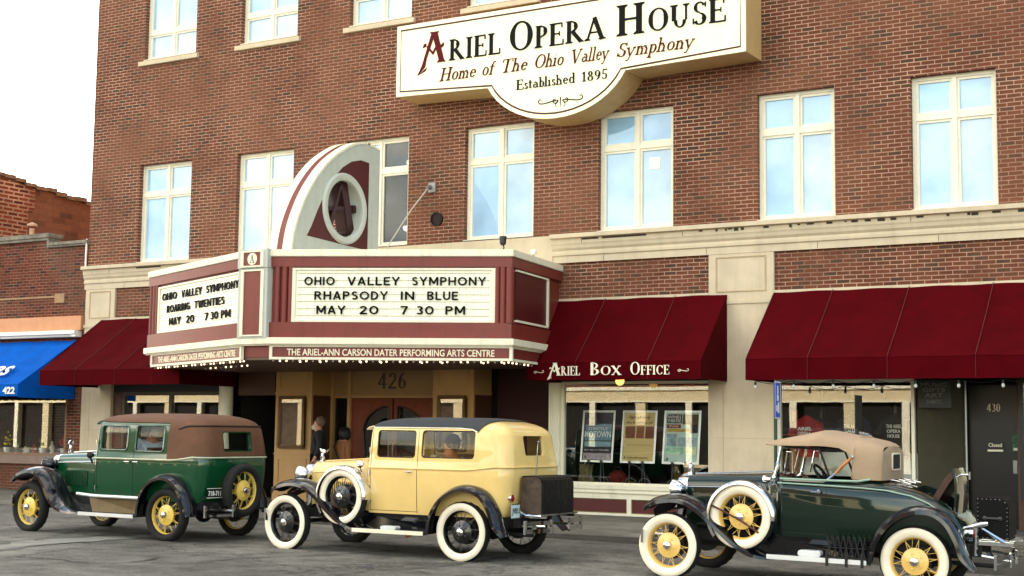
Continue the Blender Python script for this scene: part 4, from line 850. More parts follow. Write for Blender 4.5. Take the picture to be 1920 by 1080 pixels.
# ---------------------------------------------------------------- small fittings on marquee and wall
fl_ = thing('floodlight', 'small black spotlight standing on the marquee roof edge', 'spotlight', (-11.95, -2.15, 4.45))
MB().tube([(0, 0, 0), (.02, 0, .06), (0, 0, .12)], .012).build('bracket', m_black, fl_, rel=False); MB().lathe([(.03, .1), (.05, .12), (.06, .24), (.058, .245), (.001, .23)], (0, 0, 0), n=16).build('lamp_head', m_black, fl_, rel=False)
fl2 = thing('floodlight', 'small white lamp near the wall end of the marquee roof', 'spotlight', (-11.95, -1.15, 4.45))
MB().tube([(0, 0, 0), (0, 0, .06)], .012).build('bracket', m_black, fl2, rel=False); MB().ball((0, 0, .10), .055, n=12).build('lamp_head', m_white, fl2, rel=False)
vt = thing('wall_vent', 'round dark vent set in the brick', 'vent', (-14.67, 0, 5.44))
MB().lathe([(.001, -.02), (.1, -.02), (.11, -.05), (.13, -.05), (.13, 0)], (0, 0, 0), axis='y', n=24).build('ring', m_black, vt, rel=False)
v2 = MB()
for k in range(-3, 4): v2.box(-.09, .09, -.035, -.028, k*.028-.006, k*.028+.006)
v2.build('louver', M('rusty_brown', '3a241a', .7), vt, rel=False, smooth=False)
cb = thing('cable_bracket', 'small grey bracket with a stay cable running down to the marquee', 'bracket', (-14.78, 0, 6.04))
MB().box(-.08, .08, -.05, 0, -.09, .09).build('plate', M('grey_metal', 'a5a3a0', .5, metal=.5), cb, bevel=.01, rel=False)
MB().lathe([(.001, -.14), (.04, -.14), (.045, -.05)], (-.02, 0, 0), axis='y', n=12).build('eye_bolt', m_steel, cb, rel=False)
MB().tube([(-.03, -.12, -.02), (-.2, -.4, -.45), (-.42, -.75, -1.1), (-.5, -.95, -1.5)], .012, 6).build('cable', M('pale_cable', 'bdb6a8', .6), cb, rel=False)
gl = thing('globe_lamp', 'glowing amber globe lamp under the lettered awning', 'lamp', (-10.62, -.55, 2.40))
MB().ball((0, 0, 0), .075, n=16).build('globe', M('lit_globe', 'ffd27a', .3, emit=(1, .5, .12), estr=.5), gl, rel=False); MB().lathe([(.001, .13), (.03, .13), (.05, .05)], (0, 0, 0)).build('holder', m_black, gl, rel=False)
ls = thing('light_string', 'string of white bulbs hanging under the wide maroon awning', 'string lights', (-7.5, -1.15, 2.36))
P = []
BX = [-8.02+.61*k for k in range(9)]
for k in range(8):
    for q in range(6): f = q/6; P.append((BX[k]+.61*f+7.5, 0, -.0-.05*math.sin(PI*f)))
MB().tube(P, .006, 5).build('wire', m_black, ls, rel=False)
for x in BX[:8]:
    s_ = MB().lathe([(.001, 0), (.018, -.005), (.018, -.05), (.001, -.055)], (x+7.5, 0, -.01), n=10).build('socket', m_black, ls, rel=False)
    MB().ball((x+7.5, 0, -.09), .026, sz=1.25, n=10).build('bulb', M('white_bulb', 'c9c9c4', .15), s_, rel=False)
for k, x in enumerate((-7.4, -6.91, -6.41, -5.95)):
    t = thing('edison_bulb', 'clear amber bulb hanging inside the shirt shop window', 'bulb', (x, .16, 2.4), 'clear bulbs inside the shop window')
    MB().tube([(0, 0, 0), (0, 0, -.16)], .005, 5).build('cord', m_black, t, rel=False); MB().lathe([(.001, -.16), (.02, -.165), (.022, -.21), (.028, -.24), (.03, -.27), (.001, -.3)], (0, 0, 0), n=12).build('glass_envelope', M('amber_glass', '5a4024', .1), t, rel=False)
# street sign posts on the kerb
ps = thing('street_sign', 'blue sign seen nearly edge-on on a green post in front of the stone pier', 'sign', (-6.76, -3.7, .13))
MB().box(-.02, .02, -.015, .015, 0, 2.1).build('post', M('green_sign_post', '24463c', .6, metal=.3), ps, rel=False, bevel=.004)
sp = MB().box(-.004, .004, -.16, .16, 1.62, 2.12).build('sign_plate', M('blue_sign', '1d4fae', .4), ps, rel=False); sp.rotation_euler.z = R(7); sp.location = (.03, -.0, 0)
bd = MB()
for a, b, c, d in ((-.155, .155, 2.10, 2.115), (-.155, .155, 1.625, 1.64), (-.155, -.145, 1.64, 2.10), (.145, .155, 1.64, 2.10)): bd.box(.004, .006, a, b, c, d)
bd.box(.004, .006, -.03, .03, 1.95, 2.06).box(.004, .006, -.05, .05, 1.86, 1.94).box(.004, .006, -.09, -.02, 1.72, 1.8).box(.004, .006, .0, .08, 1.7, 1.84); bd.build('white_symbol', m_white, sp, rel=False, smooth=False)
p2 = thing('sign_post', 'bare dark steel sign post rising behind the tan roadster top', 'post', (-5.66, -3.7, .13))
MB().box(-.018, .018, -.03, .03, 0, 1.9).build('post', m_black, p2, rel=False); MB().box(-.004, .004, -.15, .15, 1.5, 1.93).build('sign_plate', m_black, p2, rel=False).location = (.023, 0, 0)
# poster cases on the pillars
def case(label, x0, x1, z0, z1):
    t = thing('poster_case', label, 'poster case', ((x0+x1)/2, -.01, z0), 'gilt poster cases on the entrance pillars')
    f = MB(); w = .07
    for a, b, c, d in ((x0, x1, z1-w, z1), (x0, x1, z0, z0+w), (x0, x0+w, z0+w, z1-w), (x1-w, x1, z0+w, z1-w)):
        f.box(a, b, -.07, -.012, c, d)
    f.build('frame', m_gilt, t, bevel=.014, seg=3)
    b = MB(); k = x0+.03
    for zz in (z0+.035, z1-.035):
        k = x0+.03
        while k < x1-.02: b.ball((k, -.075, zz), .014, n=6); k += .035
    for xx in (x0+.035, x1-.035):
        k = z0+.06
        while k < z1-.04: b.ball((xx, -.075, k), .014, n=6); k += .035
    b.build('frame_carving', m_gilt, t)
    MB().box(x0+w, x1-w, -.03, -.012, z0+w, z1-w).build('poster', M('faded_brown_poster', '7a5a40', .6, var=.4, scale=5), t, smooth=False)
    MB().box(x0+w, x1-w, -.05, -.045, z0+w, z1-w).build('pane', m_shopglass, t, smooth=False)
case('gilt framed poster case on the pillar beside the grey haired man', -18.28, -17.63, 1.17, 2.19); case('gilt framed poster case half hidden behind the yellow car roof', -14.57, -13.95, 1.17, 2.19)

# ---------------------------------------------------------------- behind the glass
m_silver = M('silver_frame', 'c9c9c6', .3, metal=.6, var=.08); m_iron = M('grey_iron', '77777a', .4, metal=.8)
def poster(label, x0, x1, z0, z1, y, bgc, blocks, texts):
    t = thing('framed_poster', label, 'poster', ((x0+x1)/2, y, z0), 'silver framed posters in the box office window')
    lean = .12
    def B(a, b, c, d, k, mb): # blocks in the plane of the leaning poster
        yy = lambda z: y + lean*(z-z0)/(z1-z0) - k
        return mb.add([(a, yy(c), c), (b, yy(c), c), (b, yy(d), d), (a, yy(d), d), (a, yy(c)+.004, c), (b, yy(c)+.004, c), (b, yy(d)+.004, d), (a, yy(d)+.004, d)], [(0, 1, 2, 3), (7, 6, 5, 4), (0, 4, 5, 1), (1, 5, 6, 2), (2, 6, 7, 3), (3, 7, 4, 0)])
    w = .035; f = MB()
    for q in ((x0, x1, z1-w, z1), (x0, x1, z0, z0+w), (x0, x0+w, z0+w, z1-w), (x1-w, x1, z0+w, z1-w)): B(*q, .012, f)
    f.build('frame', m_silver, t, smooth=False)
    sh = B(x0+w, x1-w, z0+w, z1-w, .0, MB()).build('sheet', M('paper_'+bgc, bgc, .6, var=.04), t, smooth=False)
    W_, H2 = x1-x0, z1-z0
    for k, (a, b, c, d, col) in enumerate(blocks): B(x0+a*W_, x0+b*W_, z0+c*H2, z0+d*H2, .004+.0012*k, MB()).build('printed_block', M('ink_'+col, col, .6, var=.3, scale=16), sh, smooth=False)
    for s, a, b, c, d, col in texts:
        zz0, zz1 = z0+c*H2, z0+d*H2; ez = Vector((0, lean, H2)).normalized()
        letters('printed_line', s, M('ink_'+col, col, .6), sh, Vector((0, y-.014+lean*c, zz0)), (1, 0, 0), x0+a*W_, x0+b*W_, 0, zz1-zz0, bold=.01, depth=.003, ez=ez)
    e = thing('easel', 'iron easel holding the '+label.split(' poster')[0]+' poster', 'easel', ((x0+x1)/2, y+.05, .66), 'iron easels in the box office window')
    cx = (x0+x1)/2; s_ = MB()
    for dx in (-.14, .1): s_.tube([(cx+dx, y-.03, z0+.03), (cx+dx, y-.015, z0-.02), (cx+dx-.02, y-.0, .67)], .009, 6)
    s_.tube([(cx, y+.14, z1-.1), (cx, y+.3, .67)], .009, 6)
    for sx in (-1, 1): s_.tube([(cx+sx*(.02+.11*(1-math.cos(k*.42))/1)+0, y+.0, .68+.11*math.sin(k*.42)) for k in range(9)], .008, 5)
    s_.build('frame', m_iron, e)
    h_ = MB()
    for dx in (-.14, .1): h_.ball((cx+dx, y-.035, z0+.02), .022, n=8)
    h_.build('rest', m_iron, e)
poster('dark blue concert poster with a pale title', -11.75, -11.12, 1.04, 1.93, .2, '2a2230', [(.1, .9, .42, .74, '6f8fa0'), (.1, .9, .3, .4, '86a6b0'), (.08, .92, .05, .17, 'b9a9b0'), (.1, .5, .72, .82, '4a3a44')], [('STRICTLY', .2, .8, .62, .67, 'e8e8e8'), ('MOTOWN', .1, .9, .48, .6, 'f4f4f4'), ('A', .12, .2, .07, .13, '222222'), ('MAY 2023 AT THE ARIEL', .12, .88, .22, .25, 'd8c8d0')])
poster('cream poster with a row of three brown photographs', -10.98, -10.33, 1.04, 1.93, .2, 'd9bd80', [(.1, .38, .47, .70, '7a3f22'), (.42, .64, .47, .70, '8c4e30'), (.68, .92, .47, .70, '6a3420'), (.12, .9, .34, .345, '7a5a2a')], [('Symphony', .2, .8, .83, .9, '3a2412'), ('An Evening of', .12, .88, .74, .79, '5a3a1a'), ('to be with everyone', .2, .8, .08, .12, '4a2a12'), ('A', .1, .16, .08, .13, '5a3a1a')])
poster('pale green and black poster with many small pictures', -10.2, -9.53, 1.04, 1.93, .2, 'b9cfc6', [(.08, .48, .76, .93, '14100e'), (.5, .92, .74, .93, '5a4a1c'), (.08, .46, .67, .74, '7c1a1a'), (.08, .7, .6, .66, 'b49a34'), (.72, .92, .58, .74, '1a1214'), (.1, .36, .33, .56, '7f97a0'), (.4, .9, .33, .5, '93aab0'), (.08, .56, .18, .31, '8fc0a4'), (.6, .92, .18, .31, 'd3dcb0')], [('WINES', .1, .46, .85, .91, 'd8d8d8'), ('THEATRE', .1, .46, .78, .84, 'd8d8d8'), ('YULE', .14, .4, .69, .72, 'f0d8d8'), ('A', .1, .18, .06, .13, '4a5a50')])
bkp = thing('sandwich_board', 'black board seen edge-on leaning inside the box office window', 'board', (-11.85, .5, .66))
MB().prism([(0, .0), (.03, .0), (.2, 1.1), (.17, 1.1)], 'y', -.02, .5).build('panel', m_black, bkp, rel=False); MB().tube([(.0, -.03, .0), (.17, -.03, 1.1)], .012, 6).build('edge_trim', m_white, bkp, rel=False)
pt = thing('draped_cloth', 'crumpled patterned cloth below the leaning black board', 'cloth', (-11.75, .45, .66)); rows = []
for i in range(9):
    rows.append([(-.14+.28*j/8+.01*math.sin(i*2+j), .04*math.sin(j*1.9+i*.5)-.03, .34-.34*i/8*(1+.1*math.sin(j*2.2))) for j in range(9)])
MB().sheet(rows, .01).build('cloth', M('patterned_cloth', '8a7a58', .9, var=.6, scale=14), pt, rel=False)
rb_ = thing('red_bag', 'dull red bag on the floor between the first two posters', 'bag', (-11.2, .55, .66))
MB().ball((0, 0, .12), .17, sz=.75, sy=.7, n=14).build('bag', M('dull_red_cloth', '6a1a16', .9, var=.4, scale=12), rb_, rel=False); MB().tube([(-.08, 0, .2), (-.05, 0, .3), (.05, 0, .3), (.08, 0, .2)], .01).build('handle', m_black, rb_, rel=False)

# mannequins and shirts in the right-hand shop window
def torso(mb, s=1.0):
    P = [(.0, .12, .08, .66), (.0, .155, .1, .6), (0, .16, .1, .45), (0, .14, .09, .25), (0, .16, .11, .05), (0, .155, .105, 0)]
    rows = []
    for _, a, b, z in P: rows.append([(a*math.cos(2*PI*k/20), b*math.sin(2*PI*k/20), z-.0) for k in range(20)])
    mb.grid(rows, cv=True, caps=True); return mb
def mannequin(label, x, y, z, shirt, txt, stand=True, head=True):
    t = thing('mannequin', label, 'mannequin', (x, y, z), 'shirt displays in the shop window')
    b = MB()
    rows = []
    for a, bb, zz in ((.19, .10, -.02), (.185, .10, .2), (.19, .11, .38), (.215, .105, .50), (.2, .085, .55), (.10, .07, .6), (.055, .055, .63)): rows.append([(a*math.cos(2*PI*k/20), bb*math.sin(2*PI*k/20), zz) for k in range(20)])
    b.grid(rows, cv=True, caps=True)
    for sx in (-1, 1): b.tube([(sx*.19, 0, .51), (sx*.245, -.01, .36), (sx*.255, -.02, .30)], [.065, .07, .075], 12)
    sh = b.build('shirt', M('shirt_'+shirt, shirt, .9, var=.15), t, rel=False)
    for k, s_ in enumerate([q for q in txt if q]): letters('printed_line', s_, M('shirt_print', 'd5d5d0', .8), sh, (0, -.118, 0), (1, 0, 0), -.12+.01*k, .12-.015*k, .40-.075*k, .455-.075*k, bold=.02, depth=.006, rel=False)
    nk = MB().lathe([(.055, .6), (.045, .66), (.05, .74), (.03, .78), (.001, .79)] if head else [(.05, .6), (.045, .64), (.001, .65)], (0, 0, 0), n=16).build('neck_block', m_black, t, rel=False)
    if stand: MB().tube([(0, 0, 0), (0, 0, .66-z)], .014).build('stand_pole', m_iron, t, rel=False); MB().lathe([(.001, .68-z), (.13, .665-z), (.13, .66-z)], (0, 0, 0)).build('stand_foot', m_iron, t, rel=False)
mannequin('headless black mannequin in a printed black shirt beside the cream window post', -6.31, .4, 1.27, '0d0d11', ('THE ARIEL', 'OPERA', 'HOUSE'))
mannequin('navy printed shirt on a form behind the cream window bar', -7.05, .62, 1.27, '12182e', ('THE ARIEL', 'GALLIA', ''), head=False)
mannequin('bare dark mannequin shoulders behind the peak of the roadster top', -7.6, .7, 1.2, '0b0a0a', ())
mannequin('bright red printed shirt hanging in the shop window', -8.0+.3, .28, 1.22, '8a1016', ('ARIEL', 'OPERA'), stand=False, head=False)
m_ped = M('cream_pedestal', 'cfc9ba', .7)
hat = thing('display_pedestal', 'pale fluted pedestal standing in the shirt window', 'pedestal', (-7.35, .3, .66))
MB().lathe([(.001, .4), (.13, .4), (.13, .37), (.07, .33), (.06, .1), (.1, .04), (.1, 0), (.001, 0)], (0, 0, 0)).build('column', m_ped, hat, rel=False)
dr = thing('wooden_screen', 'narrow orange wooden screen beside the red shirt', 'screen', (-7.95, .35, .66))
f = MB(); f.box(-.06, -.03, 0, .03, 0, 1.3).box(.03, .06, 0, .03, 0, 1.3)
for z in (0.02, .4, .8, 1.26): f.box(-.03, .03, 0, .03, z, z+.03)
f.build('frame', M('orange_wood', 'b5713a', .6), dr, rel=False); MB().box(-.03, .03, .01, .02, .03, 1.28).build('panel', M('pale_orange_wood', 'c88a50', .6), dr, rel=False)
cs = thing('shop_notice', 'small notice reading Closed hung inside the black shop door', 'sign', (-4.92, .88, 1.4))
MB().box(-.12, .12, -.006, .006, -.08, .08).build('card', m_black, cs, rel=False, smooth=False); letters('lettering', 'Closed', m_letter, cs, (0, -.006, 0), (1, 0, 0), -.1, .1, .0, .06, depth=.003, rel=False); MB().box(-.115, .115, -.009, -.006, -.07, -.04).build('printed_strip', m_letter, cs, rel=False, smooth=False)
gp = thing('shop_poster', 'tall green patterned card on the shop door edge', 'poster', (-4.62, .88, 1.45))
MB().box(-.05, .05, -.006, .006, -.12, .14).build('card', M('green_card', '3c6a52', .8, var=.8, scale=22), gp, rel=False, smooth=False); MB().box(-.03, .03, -.008, -.006, -.1, -.06).build('printed_strip', m_letter, gp, rel=False, smooth=False)

# ---------------------------------------------------------------- neighbouring shop
sb = thing('corner_shop_building', 'low brick shop with a stepped parapet beside the theatre', 'building', (-26, 0, 0))
b = MB(); zb_ = 5.5
holed(b, -34, -23.76, 0, 5.47, [(-33.6, -24.2, .9, 2.4)], .0, .15)
b.add([(-34, 0, 5.47), (-24.95, 0, 5.47), (-24.95, 0, 5.62), (-34, 0, 5.62)], [(0, 1, 2, 3)]); b.add([(-34, 0, 0), (-34, 12, 0), (-34, 12, 5.5), (-34, 0, 5.5)], [(0, 1, 2, 3)]); b.add([(-34, 12, 0), (-23.76, 12, 0), (-23.76, 12, 5.4), (-34, 12, 5.4)], [(0, 1, 2, 3)]); b.add([(-34, .15, 5.3), (-23.76, .15, 5.3), (-23.76, 12, 5.3), (-34, 12, 5.3)], [(0, 1, 2, 3)])
b.add([(-34, 2.5, 0), (-23.8, 2.5, 0), (-23.8, 2.5, 3), (-34, 2.5, 3)], [(0, 1, 2, 3)])
b.build('wall', m_brick_shop, sb, smooth=False)
cp = MB(); cp.box(-34, -24.93, -.06, .3, 5.64, 5.70).box(-34, -24.9, -.09, .33, 5.70, 5.80).box(-24.93, -23.72, -.06, .3, 5.47, 5.51).box(-24.9, -23.72, -.09, .33, 5.51, 5.58).box(-24.99, -24.91, -.07, .3, 5.47, 5.64)
cp.build('coping', M('weathered_coping', '7b7265', .9, var=.4, scale=7, bump=.3), sb, bevel=.008)
MB().box(-34, -24.6, -.012, .01, 4.36, 4.40).box(-24.72, -24.42, -.013, .01, 4.24, 4.44).build('trim_strip', M('tan_trim_tile', '9a7a58', .8, var=.2), sb, smooth=False)
MB().box(-34, -23.78, -.1, .05, 3.62, 3.93).build('fascia', M('salmon_fascia', 'c68a62', .6, var=.08), sb, smooth=False)
MB().box(-34, -24.05, -.18, .05, 3.47, 3.53).box(-34, -23.85, -.21, .05, 3.53, 3.61).box(-24.05, -23.85, -.18, .05, 3.47, 3.53).build('cornice', m_white, sb, bevel=.006)
f = MB(); f.box(-33.6, -24.2, .03, .13, 2.3, 2.4).box(-33.6, -24.2, .03, .13, .9, .96).box(-24.28, -24.2, .03, .13, .96, 2.3).box(-28.6, -28.5, .03, .13, .96, 2.3).box(-33.6, -33.5, .03, .13, .96, 2.3)
fo_ = f.build('shop_window', M('brown_window_paint', '8a6a52', .6), sb, smooth=False); MB().box(-33.5, -24.28, .07, .078, .96, 2.3).build('pane', m_shopglass, fo_, smooth=False)
MB().box(-34, -23.78, -.08, .1, .72, .9).build('sill', M('mauve_sill', '8c7468', .7), sb, bevel=.01); MB().box(-33.6, -24.2, .16, 1.6, .8, .95).build('display_floor', M('shop_floor', '5a5044', .8), sb, smooth=False)
MB().tube([(-23.77, -.04, 4.95), (-23.76, -.05, 5.3), (-23.75, -.05, 5.6)], .02).build('downpipe', m_white, sb)
bl, blv = awning('shop_awning', 'bright blue awning with a scalloped valance and the number 422', -33, -23.95, 1.56, 3.40, 2.40, 2.13, (), m_blue, None, sc=.035)
letters('lettering', '422', m_white, blv, (0, -1.57, 0), ex, -24.38, -24.02, 2.2, 2.345, bold=.03)
ez = Vector((0, 1.52, 1.0)).normalized()
letters('lettering', 'FLOWERS', m_white, bl, Vector((0, -1.56, 2.40))-ez*0+Vector((0, -.012, .03)), ex, -26.7, -24.66, .30, .68, ez=ez, bold=.03)
# things on show in the shop window
kinds = [('d8c23a', 'yellow'), ('e8e6df', 'white'), ('c8402e', 'red'), ('6a7a52', 'green'), ('3a3632', 'black')]
for k in range(11):
    x = -26.2+.19*k; col, cn_ = kinds[(k*3) % 5]; hh = (.2, .34, .16, .28)[k % 4]
    if k % 3 == 0:
        t = thing('flower_pot', '%s flowers in a pale pot inside the shop window under the blue awning' % cn_, 'flower pot', (x, .14+.08*(k % 2), .95), 'ornaments in the blue awning shop window')
        MB().lathe([(.001, 0), (.06, 0), (.08, .12), (.07, .12), (.001, .1)], (0, 0, 0), n=14).build('pot', M('ornament_white', 'e0ddd2', .4), t, rel=False); fb = MB()
        for q in range(26): fb.ball((random.gauss(0, .06), random.gauss(0, .05), .18+abs(random.gauss(0, .1))), random.uniform(.014, .03), n=6)
        fb.build('blooms', M('bloom_'+col, col, .7, var=.4, scale=30), t, rel=False); lf = MB()
        for q in range(14): a = q*.9; lf.prism([(0, 0), (.02, .06), (0, .13), (-.02, .06)], 'y', -.001+q*.0001, .001+q*.0001); lf.v[-8:] = [(v[0]*math.cos(a)*1+.05*math.cos(a)*v[2]*6, .05*math.sin(a)*v[2]*6+v[1], .12+v[2]) for v in lf.v[-8:]]
        lf.build('leaves', M('leaf_green', '3f5a2c', .7, var=.4), t, rel=False)
    else:
        t = thing('figurine', '%s %s figurine inside the shop window under the blue awning' % (('small', 'tall', 'squat', 'slim')[k % 4], cn_), 'figurine', (x, .15+.09*(k % 3), .95), 'ornaments in the blue awning shop window')
        MB().lathe([(.001, 0), (.06, 0), (.06, .02), (.03, .05), (.055, hh*.4), (.045, hh*.62), (.02, hh*.72), (.035, hh*.84), (.001, hh)], (0, 0, 0), n=14).build('body', M('ornament_'+cn_, col, .35, var=.25, scale=25), t, rel=False)
        am = MB(); am.tube([(-.05, 0, hh*.55), (-.08, -.02, hh*.4), (-.04, -.05, hh*.45)], .013, 6).tube([(.05, 0, hh*.55), (.08, -.02, hh*.4), (.04, -.05, hh*.45)], .013, 6); am.build('arms', M('ornament_white', 'e0ddd2', .4), t, rel=False)
# taller old brick building behind it
tb = thing('old_brick_building', 'tall old orange brick building whose ragged side wall rises behind the low shop', 'building', (-28, 5, 0))
b = MB(); n = 40; rr = random.Random(3); top = [(0.2+13*k/n, 7.62-.115*(13*k/n)+rr.uniform(-.03, .03)) for k in range(n+1)]
b.prism([(.2, 0)]+[(13.2, 0)]+top[::-1], 'x', -37, -28); b.build('wall', m_brick_old, tb, smooth=False)
b = MB(); rp_ = [(.1, 5.3), (1.75, 5.3), (1.75, 6.2), (1.95, 6.2), (1.95, 6.8), (2.15, 6.8), (2.15, 7.34), (.1, 7.6)]; b.prism(rp_, 'x', -28.0, -27.985); b.build('repaired_wall', m_brick_new, tb, smooth=False)
b = MB()
for k in range(n): y0, z0 = top[k]; b.box(-37, -27.94, y0, y0+13/n, z0-.02, z0+.05+rr.uniform(0, .04))
b.build('coping', M('ragged_coping', '8a6a50', .95, var=.4, scale=8), tb, smooth=False)
pv = thing('vent_pipe', 'pale capped vent pipe on the shop roof before the orange wall', 'vent pipe', (-27.3, 1.5, 5.3)); MB().tube([(0, 0, 0), (0, 0, .95)], .06, 12).build('pipe', M('pale_pipe', 'c9a386', .6), pv, rel=False); MB().lathe([(.001, 1.1), (.12, 1.05), (.12, 1.0), (.07, .98)], (0, 0, 0), n=14).build('cap', M('pale_pipe', 'c9a386', .6), pv, rel=False)

# ---------------------------------------------------------------- across the street (seen in the window and chrome reflections)
ob_ = thing('opposite_shop_building', 'cream shop row across the street mirrored in the shop windows', 'building', (-38, -38, -.1))
b = MB(); hs = []; x = -112.0
while x < -10: hs.append((x+.2, x+2.2, .25, 3.02)); hs.append((x+2.45, x+4.6, .2, 2.98)); x += 4.9
b2 = MB(); holed(b2, -118, -8, -.1, 3.72, hs, -38, -.3)
m_opp = M('cream_shop_wall', 'd3c19a', .7, var=.06); b2.build('wall', m_opp, ob_, smooth=False); b3 = MB(); holed(b3, -118, -8, 3.72, 7.4, [(q[0]+.4, q[1]-.3, 4.6, 6.3) for q in hs[::2]], -37.99, -.3); b3.build('upper_wall', m_brick_shop, ob_, smooth=False)
MB().box(-118, -8, -52, -38.35, -.1, 7.3).build('interior', m_dark, ob_, smooth=False)
b = MB(); b.box(-118, -8, -38, -37.85, 3.55, 3.7).box(-118, -8, -38, -37.9, 3.0, 3.06).box(-118, -8, -38, -37.7, 7.4, 7.6)
for q in hs[::2]: b.box(q[1]+.05, q[1]+.35, -38, -37.9, -.1, 3.0)
b.build('cornice', m_cream, ob_, smooth=False)
# ---------------------------------------------------------------- old cars
# car space: x forward from the rear axle, y to the car's left, z up from the ground
def paint(name, col, coat=1.0, spec=.12): return M(name, col, .35, coat=1.0, var=.06, scale=3, spec=.12)
m_alu = M('polished_aluminium', 'e2e4e4', .4, metal=.55, var=.06)
m_chrome = M('chrome', 'dcdcdc', .07, metal=1.0, var=.04)
m_tyre = M('tyre_rubber', '100f0e', .85, var=.25, scale=12, bump=.2, bscale=60)
m_white_rub = M('whitewall_rubber', 'efe3cb', .6, var=.06, scale=8)
m_fender = paint('blue_black_fender', '04060d', coat=.8, spec=.5)
m_under = M('chassis_black', '0a0a0a', .7, var=.2)
m_leather = M('dark_leather', '2a1a12', .5, var=.3, bump=.2)
m_seat = M('buff_seat_cloth', 'a58e6c', .85, var=.15)
m_tread = M('running_board_mat', '17171a', .7, var=.2)
m_headglass = M('headlamp_lens', 'cfd6da', .08, metal=.3, var=.05)
m_redlens = M('red_lens', '8a0f12', .15, var=.1)

def ring(s, n=6):
    w, uf, ur, h, rf, rr = s; P = []
    def c(cx, cy, r, ry, a0):
        for k in range(n+1): a = R(a0+90*k/n); P.append((cx+r*math.cos(a), cy+ry*math.sin(a), w))
    c(uf-rf, h-rf, rf, rf, 0); c(ur+rr, h-rr*.9, rr, rr*.9, 90); c(ur+rr, -h+rr*.9, rr, rr*.9, 180); c(uf-rf, -h+rf, rf, rf, 270)
    return P
def shell(slices): return MB().grid([ring(s) for s in slices], cv=True, caps=True)
def hw(slices, w):
    for a, b in zip(slices, slices[1:]):
        if a[0] <= w <= b[0]: f = (w-a[0])/(b[0]-a[0]); return a[3]+(b[3]-a[3])*f
    return slices[0][3] if w < slices[0][0] else slices[-1][3]

def make_wheel(hubmat, rimmat, wall, rad=.36, lug=False, q_=1.0):
    """a wheel standing on its own: its axle along y, outer side towards +y"""
    w = MB().lathe([(.001, .062), (.045, .06), (.075, .052), (.1, .04), (.135, .03), (.138, .02), (.12, .015), (.1, -.05), (.001, -.06)], (0, 0, 0), axis='y', n=32)
    for k in range(5): a = 2*PI*k/5; w.lathe([(.001, .062), (.011, .06), (.012, .045)], (.078*math.cos(a), 0, .078*math.sin(a)), axis='y', n=8)
    hub = w.build('wheel', hubmat, None)
    MB().lathe([(.001, .098), (.022, .095), (.042, .085), (.05, .068), (.05, .055)], (0, 0, 0), axis='y', n=24).build('hubcap', m_chrome, hub)
    r = MB().lathe([(a_*q_, b_) for a_, b_ in [(.238, -.02), (.242, .012), (.250, .03), (.266, .05), (.272, .044), (.266, .02), (.252, 0), (.266, -.04), (.262, -.045), (.244, -.03)]], (0, 0, 0), axis='y', n=48)
    ns = 20
    for k in range(ns):     # outer wires in crossing pairs, inner wires from the back flange
        a = 2*PI*k/ns; s = 1 if k % 2 else -1; e = a+s*.26
        r.tube([(.122*math.cos(a+s*.03), .030, .122*math.sin(a+s*.03)), (.243*q_*math.cos(e-s*.10), .005, .243*q_*math.sin(e-s*.10))], .0029, 5)
    for k in range(10):
        a = 2*PI*(k+.5)/10; s = 1 if k % 2 else -1
        r.tube([(.08*math.cos(a), -.05, .08*math.sin(a)), (.243*q_*math.cos(a+s*.5), -.004, .243*q_*math.sin(a+s*.5))], .0029, 5)
    r.build('rim', rimmat, hub)
    ty = MB(); rows = []; n = 72
    R0 = rad-.058
    for k in range(n):
        a = 2*PI*k/n; row = []
        for q in range(16):
            b_ = 2*PI*q/16; rr_ = R0 + (.058 if math.cos(b_) > 0 else .058+(R0-.058-.245*q_)*.9)*math.cos(b_); yy = .074*math.sin(b_)
            if math.cos(b_) > .55: rr_ = min(rr_, rad-.006) + (.009 if (k % 3 == 0) else 0)*(1 if lug else .6)
            row.append((rr_*math.cos(a), yy, rr_*math.sin(a)))
        rows.append(row)
    ty.grid(rows, cu=True, cv=True).build('tyre', m_tyre, hub, angle=50)
    if wall:
        pr = [(R0+(.060 if b_ < 90 else .060+(R0-.058-.245*q_)*.9)*math.cos(R(b_)), .077*math.sin(R(b_))) for b_ in (150, 140, 128, 116, 104, 92, 80, 68, 58, 52)]
        pr = [(max(.262*q_, p[0]), p[1]) for p in pr]
        MB().lathe(pr + [(pr[-1][0]-.004, pr[-1][1]-.008), (.27*q_, .02)], (0, 0, 0), axis='y', n=64).build('whitewall', m_white_rub, hub)
    MB().lathe([(.001, -.062), (.15, -.06), (.15, -.1), (.001, -.1)], (0, 0, 0), axis='y', n=28).build('brake_drum', m_under, hub)
    return hub
def put_wheel(proto, root, name, loc, rz=0, first=False, ry=0, rx=0):
    o = proto if first else copy_tree(proto, root)
    o.parent = root; o.location = loc; o.rotation_euler = (rx, ry, rz); o.name = name; return o
